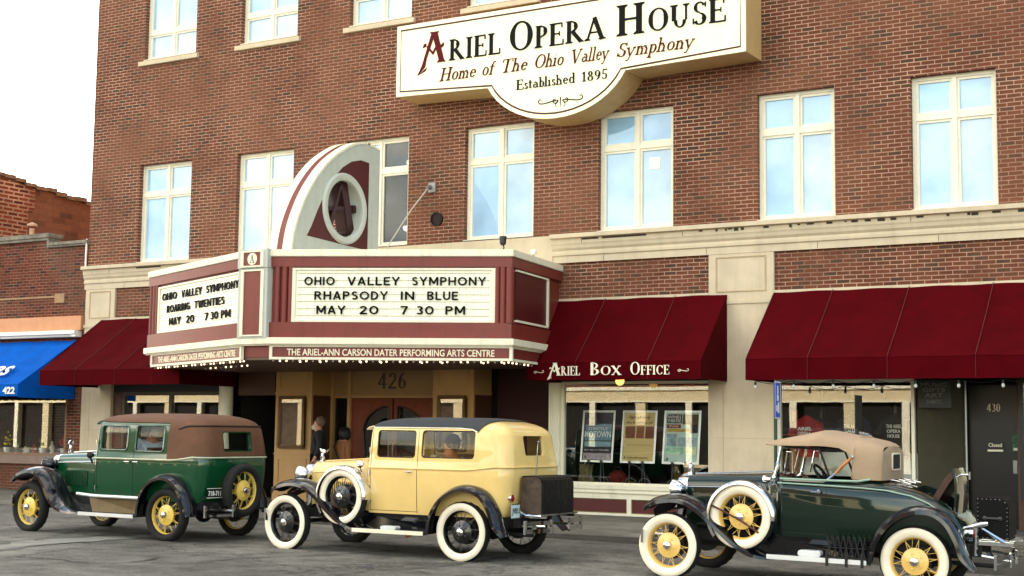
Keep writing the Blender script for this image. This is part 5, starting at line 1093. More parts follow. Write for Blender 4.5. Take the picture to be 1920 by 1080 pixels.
def fender(path, v0, v1, crown, side, tip=None, back=None, th=.006, lip=.035):
    P = catmull([(u, 0, w) for u, w in path], 6); rows = []; n = len(P)
    for i, p in enumerate(P):
        t = (P[min(i+1, n-1)]-P[max(i-1, 0)]).normalized(); nn = Vector((t.z, 0, -t.x))
        f = i/(n-1); a, b = v0, v1; k = 1
        if tip and f < tip[0]:
            q = f/tip[0]; q = math.sqrt(max(0, 1-(1-q)**2)); c = (v0+v1)/2+.03; a = c+(v0-c)*(tip[1]+(1-tip[1])*q); b = c+(v1-c)*(tip[1]+(1-tip[1])*q); k = .4+.6*q
        if back and f > 1-back[0]:
            q = (1-f)/back[0]; a = v0+(v1-v0)*back[1]*(1-q); k = .3+.7*q
        row = [(p + nn*(-lip*1.3*k) ).to_tuple()]
        row = []
        for s in range(9):
            x = s/8; h = crown*k*(1-abs(2*x-1)**2.3); q = p+nn*(h-crown*.4*k); row.append((q.x, side*(a+(b-a)*x), q.z))
        q = p+nn*(-lip*k-crown*.4*k); row.append((q.x, side*(b+.004), q.z)); rows.append(row)
    return MB().sheet(rows, -th*side)
def headlight(car, u, v, w, shellmat):
    h = MB().lathe([(.001, -.13), (.03, -.125), (.075, -.09), (.103, -.03), (.108, .0), (.112, .012), (.108, .022), (.098, .024)], (u, v, w), axis='x', n=28).build('headlight', shellmat, car, rel=False)
    MB().lathe([(.001, .034), (.05, .031), (.098, .022)], (u, v, w), axis='x', n=24).build('lens', m_headglass, h, rel=False)
    MB().tube([(u-.02, v, w-.1), (u-.02, v, w-.2)], .018).build('bracket', shellmat, h, rel=False)
def bumper(car, u, zs, half, back=False, name='bumper', gap=None):
    b = MB()
    for z in zs:
        rows = []
        for k in range(21):
            v = -half+2*half*k/20; c = .10*(abs(v)/half)**2.2; uu = u+(c if back else -c)
            if gap and abs(v) < gap: continue
            rows.append([(uu-.006, v, z-.024), (uu+.006, v, z-.024), (uu+.006, v, z+.024), (uu-.006, v, z+.024)])
        if gap:
            h_ = len(rows)//2
            for rr_ in (rows[:h_], rows[h_:]): b.grid(rr_, cv=True, caps=True)
        else: b.grid(rows, cv=True, caps=True)
    o = b.build(name, m_chrome, car, rel=False, angle=30); c = MB()
    zc0, zc1 = min(zs)-.035, max(zs)+.035
    for v in ([-half, -half*.45, half*.45, half] if not gap else [-half, -gap-.05, gap+.05, half]):
        uu = u+(.10*(abs(v)/half)**2.2)*(1 if back else -1); c.box(uu-.014, uu+.014, v-.022, v+.022, zc0, zc1)
    for v in (-.36, .36): c.tube([(u+(.02 if back else -.02), v, (zc0+zc1)/2), (u+(.34 if back else -.34), v, .44)], .016)
    c.build('bumper_clamp', m_chrome, o, rel=False, bevel=.004)

def common(car, cfg):
    bodym, trimm = cfg['body'], cfg['trim']
    # chassis and axles
    c = MB()
    for v in (-.36, .36): c.box(-.6, 2.75, v-.03, v+.03, .42, .53)
    c.box(-.50, 1.45, -.585, .585, .44, .545); c.box(-.45, .45, -.5, .5, .40, .44); c.tube([(0, -.62, .36), (0, .62, .36)], .05); c.tube([(2.63, -.62, .36), (2.63, .62, .36)], .028); c.ball((0, 0, .36), .13); c.tube([(0, 0, .36), (1.6, 0, .46)], .04)
    c.box(1.65, 2.5, -.16, .16, .34, .62); c.tube([(-.72, .3, .33), (1.4, .3, .38)], .022)
    for u in (0, 2.63): c.tube([(u, -.5, .46), (u, 0, .62), (u, .5, .46)], .03)
    c.build('chassis', m_under, car, rel=False)
    # wheels
    pr = make_wheel(cfg['hubm'], cfg['rimm'], cfg['wall'], lug=cfg.get('lug', False), q_=cfg.get('rimq', 1.0))
    put_wheel(pr, car, 'wheel', (0, .70, .36), 0, True)
    put_wheel(pr, car, 'wheel', (2.63, .70, .36), R(-4), ry=.4); put_wheel(pr, car, 'wheel', (0, -.70, .36), PI, ry=.2); put_wheel(pr, car, 'wheel', (2.63, -.70, .36), PI-R(4), ry=.7)
    # fenders, running boards, splash aprons
    for s in (1, -1):
        f = fender(cfg['ff'], .43, .83, .05, s, tip=(.16, .35), back=(.22, .45)).build('front_fender', m_fender, car, rel=False, angle=40)
        ap = MB(); P = catmull([(u, 0, w) for u, w in cfg['ff']], 6); lo = [(p.x, s*.42, p.z-.02) for p in P]; rows = [[q, (q[0], s*.34, max(.5, q[2]-.12))] for q in lo]
        ap.sheet(rows, .004).build('fender_apron', m_under, f, rel=False)
        fender(cfg['rf'], .60, .85, .045, s, back=(.12, .2)).build('rear_fender', m_fender, car, rel=False, angle=40)
        rb = MB().box(.46, 1.47, s*.60, s*.86, .31, .335).build('running_board', m_tread, car, rel=False, bevel=.006)
        e = MB(); e.box(.46, 1.50, s*.862, s*.876, .300, .348)
        e.build('edge_trim', cfg['boardtrim'], rb, rel=False, bevel=.003)
        rib = MB()
        for k in range(7): rib.box(.48, 1.45, s*(.625+.034*k)-.006, s*(.625+.034*k)+.006, .335, .341)
        rib.build('rib', m_tread, rb, rel=False, smooth=False)
        MB().add([(.45, s*.60, .33), (1.5, s*.60, .33), (1.6, s*.585, .54), (.45, s*.64, .56)], [(0, 1, 2, 3)]).build('splash_apron', cfg['apron'], car, rel=False, smooth=False)
    # bonnet, radiator, lamps
    def sec(u, h, w0, ws, wt, n=8):
        P = [(u, -h, w0), (u, -h, (w0+ws)/2)]
        for k in range(n+1):
            a = PI*(1-k/n); P.append((u, h*math.copysign(abs(math.cos(a))**.55, math.cos(a)), ws+(wt-ws)*abs(math.sin(a))**.8))
        return P + [(u, h, (w0+ws)/2), (u, h, w0)]
    hd = MB(); hd.grid([sec(2.585, .275, .58, .98, 1.125), sec(2.3, .315, .57, .99, 1.142), sec(2.0, .365, .56, 1.0, 1.16), sec(1.69, .42, .55, 1.01, 1.18)], cv=True, caps=True)
    for s in (1, -1):
        for k in range(15):
            u = 1.86+.036*k; h = .42-(u-1.69)*.162+.0; hd.box(u-.007, u+.007, s*(h-.002), s*(h+.012), .66, .88)
    ho = hd.build('hood', cfg.get('hood', bodym), car, rel=False, angle=40)
    tr = MB()
    for s in (1, -1): tr.tube([(2.585, s*.277, .985), (2.3, s*.318, .995), (2.0, s*.368, 1.005), (1.69, s*.423, 1.015)], .007, 6)
    tr.tube([(2.585, 0, 1.128), (1.69, 0, 1.184)], .008, 6); tr.build('hinge_strip', cfg['hinge'], ho, rel=False)
    lp = MB()
    for s in (1, -1):
        for k in range(14): u = 1.878+.036*k; h = .42-(u-1.69)*.162; lp.box(u-.010, u+.010, s*(h-.001), s*(h+.003), .67, .87)
    lp.build('louver_slot', m_under, ho, rel=False, smooth=False)
    cw = MB().grid([sec(1.685, .422, .55, 1.01, 1.181), sec(1.6, .47, .55, 1.03, 1.19), sec(1.5, .55, .54, 1.06, 1.19), sec(1.42, .625, .54, 1.075, 1.165), sec(1.34, .64, .54, 1.08, 1.12)], cv=True, caps=True)
    cw.build('cowl', bodym, car, rel=False, angle=50)
    def rs(u, k): return [(u, p[0]*k, p[1]) for p in rad_o]
    rad_o = [(-.235, .56), (-.25, .8), (-.262, 1.0)] + [(-.262+.05*(1-math.cos(R(a))), 1.0+.085*math.sin(R(a))) for a in (30, 60, 90)] + [(-.12, 1.115), (-.05, 1.135), (0, 1.14), (.05, 1.135), (.12, 1.115)] + [(.262-.05*(1-math.cos(R(a))), 1.0+.085*math.sin(R(a))) for a in (90, 60, 30)] + [(.262, 1.0), (.25, .8), (.235, .56)]
    rd_ = MB(); rd_.grid([rs(2.585, 1.05), rs(2.60, 1.06), rs(2.66, 1.05), rs(2.70, 1.0), rs(2.705, .92)], cv=True)
    ro = rd_.build('radiator_shell', m_chrome, car, rel=False, angle=50)
    MB().prism([(p[0]*.93, .56+(p[1]-.56)*.95) for p in rad_o], 'x', 2.62, 2.69).build('radiator_core', m_under, ro, rel=False, smooth=False)
    cap = MB().lathe([(.001, 1.235), (.02, 1.225), (.026, 1.2), (.018, 1.19), (.035, 1.185), (.035, 1.15), (.03, 1.13), (.03, 1.11)], (2.64, 0, 0), n=18)
    if cfg.get('ornament') == 'meter':
        cap.lathe([(.001, -.016), (.042, -.012), (.046, 0), (.042, .012), (.001, .016)], (2.64, 0, 1.265), axis='x', n=20); cap.tube([(2.64, -.06, 1.25), (2.64, .06, 1.25)], .01)
    elif cfg.get('ornament') == 'bird':
        cap.ball((2.63, 0, 1.25), .03, sx=1.6); cap.ball((2.67, 0, 1.275), .016); cap.prism([(2.6, 1.25), (2.52, 1.29), (2.57, 1.24)], 'y', -.008, .008)
    else: cap.lathe([(.001, 1.27), (.012, 1.26), (.016, 1.24), (.01, 1.22)], (2.64, 0, 0), n=12)
    cap.build('radiator_cap', m_chrome, ro, rel=False)
    lb = MB(); lb.tube([(2.66, -.62, .74), (2.68, -.36, .80), (2.69, 0, .79), (2.68, .36, .80), (2.66, .62, .74)], .014); lb.build('lamp_bar', m_chrome, car, rel=False)
    for s in (1, -1): headlight(car, 2.70, s*.36, .955, cfg['lamp'])
    for s in (1, -1):
        cl = MB().lathe([(.001, -.07), (.025, -.06), (.045, -.01), (.048, .012), (.044, .018), (.001, .02)], (1.60, s*.60, 1.115), axis='x', n=18); cl.tube([(1.585, s*.60, 1.07), (1.575, s*.57, 1.0)], .014); cl.build('cowl_lamp', cfg.get('cowllamp', m_chrome), car, rel=False)
    bumper(car, 3.02, (.41, .49), .78)
def steering(car):
    s = MB(); c = Vector((1.02, .3, 1.12)); ax = Vector((-.82, 0, .57)).normalized(); e1 = Vector((0, 1, 0)); e2 = ax.cross(e1)
    s.tube([c+(e1*math.cos(2*PI*k/28)+e2*math.sin(2*PI*k/28))*.2 for k in range(28)], .014, 6, closed=True)
    for k in range(4): a = PI/4+k*PI/2; s.tube([c, c+(e1*math.cos(a)+e2*math.sin(a))*.2], .009, 5)
    s.tube([c, c-ax*.5], .018); s.build('steering_wheel', m_under, car, rel=False)
def seat(car, u, back_h, mat, w=.56):
    MB().prism(rrect(u-.05, u+.5, .66, .90, .06), 'y', -w, w).build('seat', mat, car, rel=False, bevel=.02)
    MB().prism([(u-.04, .82), (u+.10, .82), (u+.0, back_h), (u-.05, back_h+.02), (u-.14, back_h)], 'y', -w, w).build('seat_back', mat, car, rel=False, bevel=.03)
def plate(car, u, v, w, s, ink, base, wd=.30, ht=.15):
    p = MB().box(u-.004, u, v-wd/2, v+wd/2, w-ht/2, w+ht/2).build('licence_plate', base, car, rel=False, bevel=.004)
    letters('plate_number', s, ink, p, (u-.004, v+wd/2, w), (0, -1, 0), wd*.1, wd*.9, -ht*.28, ht*.22, bold=.015, depth=.003, rel=False)
    r_ = MB()
    for a, b, c, d in ((-wd/2, wd/2, ht/2-.008, ht/2), (-wd/2, wd/2, -ht/2, -ht/2+.008)): r_.box(u-.006, u-.004, v+a, v+b, w+c, w+d)
    r_.build('plate_rim', ink, p, rel=False, smooth=False)
def tail_lamp(car, u, v, w):
    t = MB().lathe([(.001, .08), (.03, .07), (.042, 0), (.042, -.02)], (u, v, w), axis='x', n=18); t.tube([(u+.05, v, w-.03), (u+.12, v-.03, w-.12)], .014)
    o = t.build('tail_lamp', m_chrome, car, rel=False); MB().lathe([(.001, -.032), (.03, -.028), (.04, -.02)], (u, v, w), axis='x', n=18).build('lens', m_redlens, o, rel=False)

SED = [(.53, 1.42, -.47, .650, .03, .12), (.62, 1.42, -.52, .665, .03, .14), (.8, 1.42, -.56, .678, .03, .17), (1.0, 1.42, -.585, .685, .03, .2), (1.08, 1.42, -.59, .685, .03, .2), (1.12, 1.42, -.585, .675, .03, .2), (1.3, 1.415, -.565, .660, .03, .21), (1.5, 1.405, -.53, .640, .03, .22), (1.555, 1.40, -.50, .628, .03, .23), (1.60, 1.39, -.45, .595, .06, .25), (1.635, 1.36, -.38, .54, .1, .25), (1.665, 1.28, -.28, .46, .14, .24), (1.688, 1.12, -.14, .35, .17, .2), (1.70, .9, .05, .2, .1, .1)]
def offset(sl, d, w0=-9, w1=9): return [(w+(d if k == len(sl)-1 or w > 1.6 else 0), uf+d, ur-d, h+d, rf, rr) for k, (w, uf, ur, h, rf, rr) in enumerate(sl) if w0 <= w <= w1]
def sedan_body(car, cfg, win1, win2, upper=None, rear=(-.24, .24, 1.265, 1.50)):
    inner = [(max(.6, w), uf-.04, ur+.04, h-.035, rf, max(.02, rr-.03)) for w, uf, ur, h, rf, rr in SED if .6 < w < 1.6]
    cut = [shell(inner).mesh()]
    wr = .045
    for a in (win1, win2): cut.append(MB().prism(rrect(a[0], a[1], a[2], a[3], wr), 'y', -.9, .9).mesh())
    cut.append(MB().prism(rrect(*rear, .035), 'x', -.8, -.3).mesh()); cut.append(MB().prism(rrect(-.52, .52, 1.21, 1.525, .03), 'x', 1.2, 1.6).mesh())
    me = boolean(shell(SED).mesh(), cut); body = link('body', me, cfg['body'], car, rel=False)
    for k, a in enumerate((win1, win2)):
        for s in (1, -1):
            h0, h1 = hw(SED, a[2])-.022, hw(SED, a[3])-.022
            g = MB().add([(a[0]-.01, s*h0, a[2]-.01), (a[1]+.01, s*h0, a[2]-.01), (a[1]+.01, s*h1, a[3]+.01), (a[0]-.01, s*h1, a[3]+.01)], [(0, 1, 2, 3)]).build('side_window', m_carglass, car, rel=False, smooth=False)
            if cfg.get('winframe'):
                P = rrect(a[0], a[1], a[2], a[3], wr, 4); MB().tube([(p[0], s*(hw(SED, p[1])+.003), p[1]) for p in P], .011, 6, closed=True).build('window_frame', cfg['winframe'], g, rel=False)
            else:
                P = rrect(a[0]+.006, a[1]-.006, a[2]+.006, a[3]-.006, wr, 4); MB().tube([(p[0], s*(hw(SED, p[1])-.016), p[1]) for p in P], .007, 5, closed=True).build('window_seal', m_under, g, rel=False)
    MB().add([(1.40, -.53, 1.2), (1.40, .53, 1.2), (1.385, .53, 1.53), (1.385, -.53, 1.53)], [(0, 1, 2, 3)]).build('windshield', m_carglass, car, rel=False, smooth=False)
    MB().add([(-.535, rear[0]-.01, rear[2]), (-.535, rear[1]+.01, rear[2]), (-.505, rear[1]+.01, rear[3]), (-.505, rear[0]-.01, rear[3])], [(0, 1, 2, 3)]).build('rear_window', m_carglass, car, rel=False, smooth=False)
    # sun visor over the windshield
    MB().sheet([[(1.40, v, 1.60-.02*abs(v)) for v in (-.6, -.3, 0, .3, .6)], [(1.47, v, 1.585-.02*abs(v)) for v in (-.59, -.3, 0, .3, .59)], [(1.52, v, 1.555-.02*abs(v)) for v in (-.57, -.3, 0, .3, .57)]], .01).build('sun_visor', cfg['visor'], car, rel=False)
    # belt moulding and door seams that follow the shell
    P = ring((1.085, 1.42, -.592, .687, .03, .2), 8); n = len(P); bl = []
    for k, p in enumerate(P):
        rise = .045*max(0, min(1, (-.05-p[0])/.35)) if p[0] < -.05 else 0
        bl.append((p[0], p[1], 1.083+rise))
    Q = []
    for k in range(n):
        a, b = Vector(bl[k]), Vector(bl[(k+1) % n]); m_ = max(1, int((b-a).length/.12))
        for q in range(m_):
            c_ = a.lerp(b, q/m_); rise = .045*max(0, min(1, (-.05-c_.x)/.35)) if c_.x < -.05 else 0; Q.append((c_.x, c_.y, 1.083+rise))
    MB().tube(Q, .012, 6, closed=True).build('belt_moulding', cfg['belt'], car, rel=False)
    sm = MB()
    for s in (1, -1):
        for u, w0, w1 in ((.69, .55, 1.56), (1.375, .55, 1.56)): sm.tube([(u, s*(hw(SED, w)+.0005), w) for w in [w0+(w1-w0)*k/14 for k in range(15)]], .0035, 4)
        sm.tube([(u, s*(hw(SED, .565)+.0005), .565) for u in (.69, 1.375)], .003, 4)
    sm.build('door_seam', m_under, car, rel=False, smooth=False)
    hn = MB()
    for s in (1, -1):
        for u in cfg.get('handles', (.80,)): hn.tube([(u-.05, s*.715, 1.045), (u+.045, s*.715, 1.045)], [.009, .006], 6); hn.tube([(u, s*.68, 1.045), (u, s*.716, 1.045)], .012, 6)
        for w in (.68, 1.02, 1.3): MB().tube([(1.385, s*.69, w-.03), (1.385, s*.69, w+.03)], .011, 6).build('door_hinge', m_chrome, car, rel=False)
    hn.build('door_handle', m_chrome, car, rel=False)
    return body
def skin_patch(sl, poly, d, hole=None):
    """the part of a shell's surface inside an outline seen from the side, standing d proud of it"""
    o_ = [(w+(d if w > 1.59 else (-d if k == 0 else 0)), uf+d, ur-d, h+d, rf, rr) for k, (w, uf, ur, h, rf, rr) in enumerate(sl)]
    i_ = [(w-(.02 if w > 1.59 else 0), uf-.012, ur+.012, h-.012, rf, rr) for w, uf, ur, h, rf, rr in sl]
    i_[0] = (i_[0][0]-.1,)+i_[0][1:]
    cut = [shell(i_).mesh()]
    if hole: cut.append(MB().prism(rrect(*hole, .03), 'x', -.9, -.3).mesh())
    me = boolean(shell(o_).mesh(), cut)
    return boolean(me, [MB().prism(poly, 'y', -1, 1).mesh()], 'INTERSECT')
def place_car(car, x, y, z, tilt, yaw=0): car.location = (x, y, z); car.rotation_euler = (0, tilt, PI+yaw)
TILT = R(-.28)

# ----- green sedan with a brown soft top
GC = thing('vintage_car', 'green vintage sedan with brown soft roof and plain black tyres', 'car', group='vintage cars parked along the kerb')
m_green = paint('deep_green_paint', '033f22', coat=1.0, spec=.5); m_softtop = M('brown_top_cloth', '5c3820', .75, var=.15, scale=7, bump=.25, bscale=180); m_yel = M('straw_yellow_enamel', 'e6c45c', .35, var=.06, coat=.4)
m_greenframe = paint('grey_green_frame', '3f5c4c')
g_cfg = dict(body=m_green, trim=m_green, hubm=m_yel, rimm=m_yel, wall=False, boardtrim=m_alu, apron=M('sandy_reflection_apron', '75603f', .4, var=.2), lamp=m_fender, cowllamp=m_under, hinge=m_chrome, visor=m_greenframe, belt=M('pale_belt_line', 'b9b79a', .4), winframe=m_greenframe, ornament='meter', handles=(.78, .62),  # sandy apron colour is a reflection painted into the material
  ff=[(2.98, .72), (2.90, .79), (2.78, .855), (2.58, .90), (2.40, .86), (2.24, .70), (2.10, .50), (1.95, .39), (1.75, .345), (1.46, .33)], rf=[(.46, .32), (.44, .5), (.37, .68), (.22, .82), (.0, .875), (-.2, .82), (-.34, .68), (-.43, .50), (-.49, .36)])
sedan_body(GC, g_cfg, (.82, 1.33, 1.20, 1.53), (.15, .67, 1.19, 1.54), rear=(-.27, .27, 1.22, 1.46)); common(GC, g_cfg)
link('soft_roof', skin_patch(SED, [(1.37, 1.60), (1.25, 1.585), (.075, 1.578), (.07, 1.10), (-.05, 1.10), (-.2, 1.115), (-.35, 1.145), (-.8, 1.15), (-.8, 1.85), (1.37, 1.85)], .010, (-.29, .29, 1.205, 1.475)), m_softtop, GC, rel=False)
pp_ = ring((1.545, 1.40, -.518, .645, .03, .23), 10)
pp_ = [p for p in pp_ if p[0] < -.22]; pp_ = [(-.10, .648, 1.50), (-.16, .648, 1.515), (-.22, .648, 1.535)] + [(p[0], p[1], 1.545+.012*(1-abs(p[1])/.64)) for p in pp_]
MB().tube(pp_, .013, 6).build('roof_piping', M('dark_brown_piping', '22140c', .7), GC, rel=False)
steering(GC); seat(GC, .62, 1.22, m_leather); seat(GC, -.3, 1.22, m_leather)
pr = [o for o in GC.children if o.name.startswith('wheel')][0]
sp_ = put_wheel(pr, GC, 'spare_wheel', (-.70, .03, .69), R(90))
br = MB(); br.tube([(-.5, .03, .69), (-.66, .03, .69)], .04); br.build('spare_bracket', m_under, GC, rel=False)
plate(GC, -.56, .42, .66, '718-711', m_white, m_black, .30, .13); tail_lamp(GC, -.52, .42, .79)
bumper(GC, -.86, (.39, .48), .80, back=True, gap=.30)
MB().tube([(-.5, -.42, .5), (-.62, -.42, .5)], .03).build('gas_pipe', m_under, GC, rel=False)
sst_ = MB()
for s_g in (1, -1): MB().tube([(1.80, s_g*.62, .575), (1.42, s_g*.668, .56), (.5, s_g*.678, .56)], .022, 8).build('sill_strip', m_alu, GC, rel=False)
place_car(GC, -13.80, -6.95, .02, TILT)

# ----- pale yellow sedan with a black roof
YC = thing('vintage_car', 'pale yellow vintage sedan with black roof and whitewall tyres', 'car', group='vintage cars parked along the kerb')
m_yellow = paint('pale_yellow_paint', 'dfbf78'); m_blackrim = M('black_wheel_enamel', '0c0c0d', .3, coat=.5, var=.1); m_rooffab = M('black_roof_cloth', '20252a', .7, var=.15, bump=.25, bscale=160)
y_cfg = dict(body=m_yellow, trim=m_yellow, hubm=m_blackrim, rimm=m_blackrim, wall=True, boardtrim=m_cream, apron=m_fender, lamp=m_chrome, hinge=m_yellow, visor=m_cream, belt=m_yellow, winframe=None, ornament='bird', rimq=.96, handles=(.80,),
  ff=[(2.88, .74), (2.80, .80), (2.69, .85), (2.50, .88), (2.30, .845), (2.12, .74), (1.95, .60), (1.78, .47), (1.62, .375), (1.46, .33)], rf=[(.46, .32), (.43, .5), (.35, .66), (.22, .79), (.04, .875), (-.14, .88), (-.32, .81), (-.45, .64), (-.52, .46), (-.62, .33)])
sedan_body(YC, y_cfg, (.73, 1.30, 1.21, 1.545), (-.11, .645, 1.215, 1.55)); common(YC, y_cfg)
link('roof_covering', skin_patch(SED, [(1.372, 1.575), (.02, 1.578), (-.07, 1.565), (-.14, 1.53), (-.155, 1.545), (-.28, 1.72), (-.28, 1.85), (1.372, 1.85)], .010), m_rooffab, YC, rel=False)
gt = MB()
for s in (1, -1): gt.tube([(1.38, s*.618, 1.575), (.9, s*.622, 1.578), (.1, s*.618, 1.578), (-.06, s*.63, 1.565), (-.14, s*.64, 1.535)], .008, 6)
gt.build('drip_rail', m_cream, YC, rel=False)
steering(YC); seat(YC, .62, 1.24, m_seat); seat(YC, -.3, 1.22, m_seat)
pr = [o for o in YC.children if o.name.startswith('wheel')][0]
def side_spare(car, pr, u, w):
    s = put_wheel(pr, car, 'spare_wheel', (u, .735, w), R(-3))
    cv = MB(); rows = []
    for k in range(41):
        a = R(-38+222*k/40); row = []
        for y, rr in ((-.09, .35), (-.08, .372), (-.05, .384), (0, .388), (.05, .386), (.078, .376), (.09, .36), (.094, .345), (.094, .338)): row.append((u+rr*math.cos(a), .735+y, w+rr*math.sin(a)))
        rows.append(row)
    cv.sheet(rows, .004); cv.build('tyre_cover_band', m_chrome, car, rel=False)
    return s
side_spare(YC, pr, 1.74, .715)
tk = thing('luggage_trunk', 'black covered trunk strapped behind the pale yellow sedan', 'trunk', group=None)
def trunk(t, u0, u1, half, w0, w1, side_mat, mat, studs=False, strap=False):
    poly = [(u0, w0), (u1, w0)] + [(u1+.07-.07*math.cos(R(a)), w1-.07+.07*math.sin(R(a))) for a in (0, 30, 60, 90)] + [(u0, w1)]
    poly = [(u0, w0), (u1, w0), (u1, w1-.09), (u1+.025, w1-.03), (u1+.08, w1), (u0, w1)]
    b = MB().prism(poly, 'y', -half, half).build('case', mat, t, rel=False, bevel=.015, seg=3)
    pl = [(u0-.012, w0+.01), (u1+.014, w0+.01), (u1+.014, w1-.095), (u1+.035, w1-.04), (u1+.085, w1-.014), (u0-.012, w1-.014)]
    for s in (1, -1): MB().prism(pl, 'y', s*half, s*(half+.008)).build('end_panel', side_mat, b, rel=False)
    if studs:
        st = MB(); Q = pl+[pl[0]]
        for a, c in zip(Q, Q[1:]):
            d = math.dist(a, c); m_ = max(1, int(d/.042))
            for k in range(m_): f = k/m_; st.ball((a[0]+(c[0]-a[0])*f, half+.012, a[1]+(c[1]-a[1])*f), .0075, n=6)
        st.build('stud', m_chrome, b, rel=False)
    if strap:
        hd_ = MB(); hd_.tube([(u0-.08, half+.03, (w0+w1)/2+.0), (u1+.08, half+.03, (w0+w1)/2)], .012, 6)
        for u in (u0-.08, u1+.08): hd_.lathe([(.001, half+.0), (.022, half+.01), (.022, half+.03), (.001, half+.04)], (u, 0, (w0+w1)/2), axis='y', n=12)
        hd_.build('handle', M('trunk_handle', '2a2a2a', .5), b, rel=False)
    return b
m_trunkcover = M('wrinkled_black_vinyl', '0a0908', .5, spec=.25, var=.35, scale=9, bump=1.0, bscale=14); m_trunkside = M('worn_brown_vinyl', '3c2d1f', .55, var=.55, scale=7, bump=1.0, bscale=16)
trunk(tk, -.60, -.90, .40, .58, 1.03, m_trunkside, m_trunkcover)
tk.location = (-9.266, -6.75, -.010); tk.rotation_euler = (0, R(-.2), PI+R(.7))
rk = MB()
for v in (-.36, .36): rk.box(-.93, -.5, v-.02, v+.02, .54, .575)
for u in (-.6, -.75, -.9): rk.box(u-.02, u+.02, -.46, .46, .57, .59)
rk.tube([(-.50, .45, .70), (-.62, .46, .62), (-.72, .46, .57), (-.92, .46, .57)], .016); rk.build('trunk_rack', m_chrome, YC, rel=False)
plate(YC, -.62, .55, .62, 'JV851', m_sign_dark if False else m_black, M('pale_plate', 'bcd0d2', .5), .20, .17); tail_lamp(YC, -.56, .55, .77)
bumper(YC, -.94, (.40, .49), .70, back=True, gap=.18)
ant = MB().tube([(-.60, .02, 1.02), (-.62, .02, 1.42)], .006, 6); ant.ball((-.62, .02, 1.43), .014, n=8); ant.build('antenna', m_chrome, YC, rel=False)
sp2 = MB().prism(rrect(.88, 1.10, .342, .39, .022), 'y', .72, .84).build('step_plate', M('bright_step_plate', 'e9edf0', .25, metal=.4), YC, rel=False, bevel=.006)
place_car(YC, -9.266, -6.75, -.010, R(-.2), R(.7))

# ----- dark green roadster with a tan top
RC = thing('vintage_car', 'dark green vintage roadster with tan folding top and open rumble seat', 'car', group='vintage cars parked along the kerb')
m_dkgreen = paint('dark_bottle_green', '021a10', coat=.6, spec=.3); m_tan = M('tan_top_cloth', '9f876d', .85, var=.08, scale=6, bump=.25, bscale=170); m_yel2 = M('warm_yellow_enamel', 'e8c06a', .35, var=.06, coat=.4); m_wood_o = M('varnished_wood', 'b06a28', .35, var=.3, scale=12, coat=.4)
r_cfg = dict(body=m_dkgreen, trim=m_dkgreen, hubm=m_yel2, rimm=m_yel2, wall=True, boardtrim=m_alu, apron=m_fender, lamp=m_chrome, hinge=m_chrome, ornament='cap', lug=True, rimq=.93,
  ff=[(2.93, .74), (2.85, .81), (2.72, .865), (2.50, .88), (2.30, .80), (2.08, .63), (1.88, .465), (1.70, .36), (1.55, .32), (1.46, .31)], rf=[(.47, .31), (.43, .48), (.34, .66), (.20, .80), (.02, .885), (-.17, .885), (-.33, .79), (-.44, .61), (-.50, .44), (-.60, .31)])
RO = [(.53, 1.42, -.42, .650, .03, .10), (.62, 1.42, -.47, .665, .03, .13), (.75, 1.42, -.44, .675, .03, .16), (.85, 1.42, -.36, .68, .03, .18), (.95, 1.42, -.25, .682, .03, .2), (1.03, 1.42, -.10, .68, .03, .22), (1.08, 1.42, .04, .67, .03, .24), (1.11, 1.42, .18, .655, .03, .25), (1.135, 1.41, .36, .63, .03, .2), (1.15, 1.40, .44, .60, .03, .15)]
inner = [(max(.62, w), 1.38, max(ur+.1, .52), h-.04, .02, .06) for w, uf, ur, h, rf, rr in RO if w >= .62]; inner.append((1.3, 1.38, .52, .60, .02, .06))
me = boolean(shell(RO).mesh(), [shell(inner).mesh(), MB().prism([(-.42, 1.0), (-.33, .8), (-.1, .8), (.1, 1.0), (.06, 1.3), (-.5, 1.3)], 'y', -.42, .42).mesh()]); link('body', me, m_dkgreen, RC, rel=False)
common(RC, r_cfg)
m_linegrey = M('pale_coach_line', '8fa89a', .3)
bl = MB()
for s in (1, -1):
    bl.tube([(1.44, s*.69, 1.09), (1.0, s*.70, 1.085), (.55, s*.70, 1.075), (.3, s*.70, 1.06), (.05, s*.69, 1.015), (-.12, s*.69, .95), (-.25, s*.685, .87), (-.35, s*.68, .76), (-.40, s*.67, .62)], .008, 6)
    bl.tube([(1.42, s*.672, 1.135), (1.0, s*.672, 1.135), (.6, s*.665, 1.14), (.47, s*.64, 1.165)], .012, 6)
bl.build('belt_moulding', m_linegrey, RC, rel=False)
sm = MB()
for s in (1, -1):
    for u in (.92, 1.40): sm.tube([(u, s*(hw(RO, w)+.0008), w) for w in (.56, .7, .85, 1.0, 1.1, 1.13)], .004, 4)
    sm.tube([(.92, s*.657, .57), (1.40, s*.657, .57)], .004, 4)
sm.build('door_seam', m_under, RC, rel=False, smooth=False)
hn = MB()
for s in (1, -1): hn.tube([(.97, s*.73, 1.01), (1.07, s*.73, 1.01)], [.012, .008], 6); hn.tube([(.99, s*.68, 1.01), (.99, s*.735, 1.01)], .014, 6); hn.ball((.99, s*.74, 1.03), .014, n=8)
hn.build('door_handle', m_chrome, RC, rel=False)
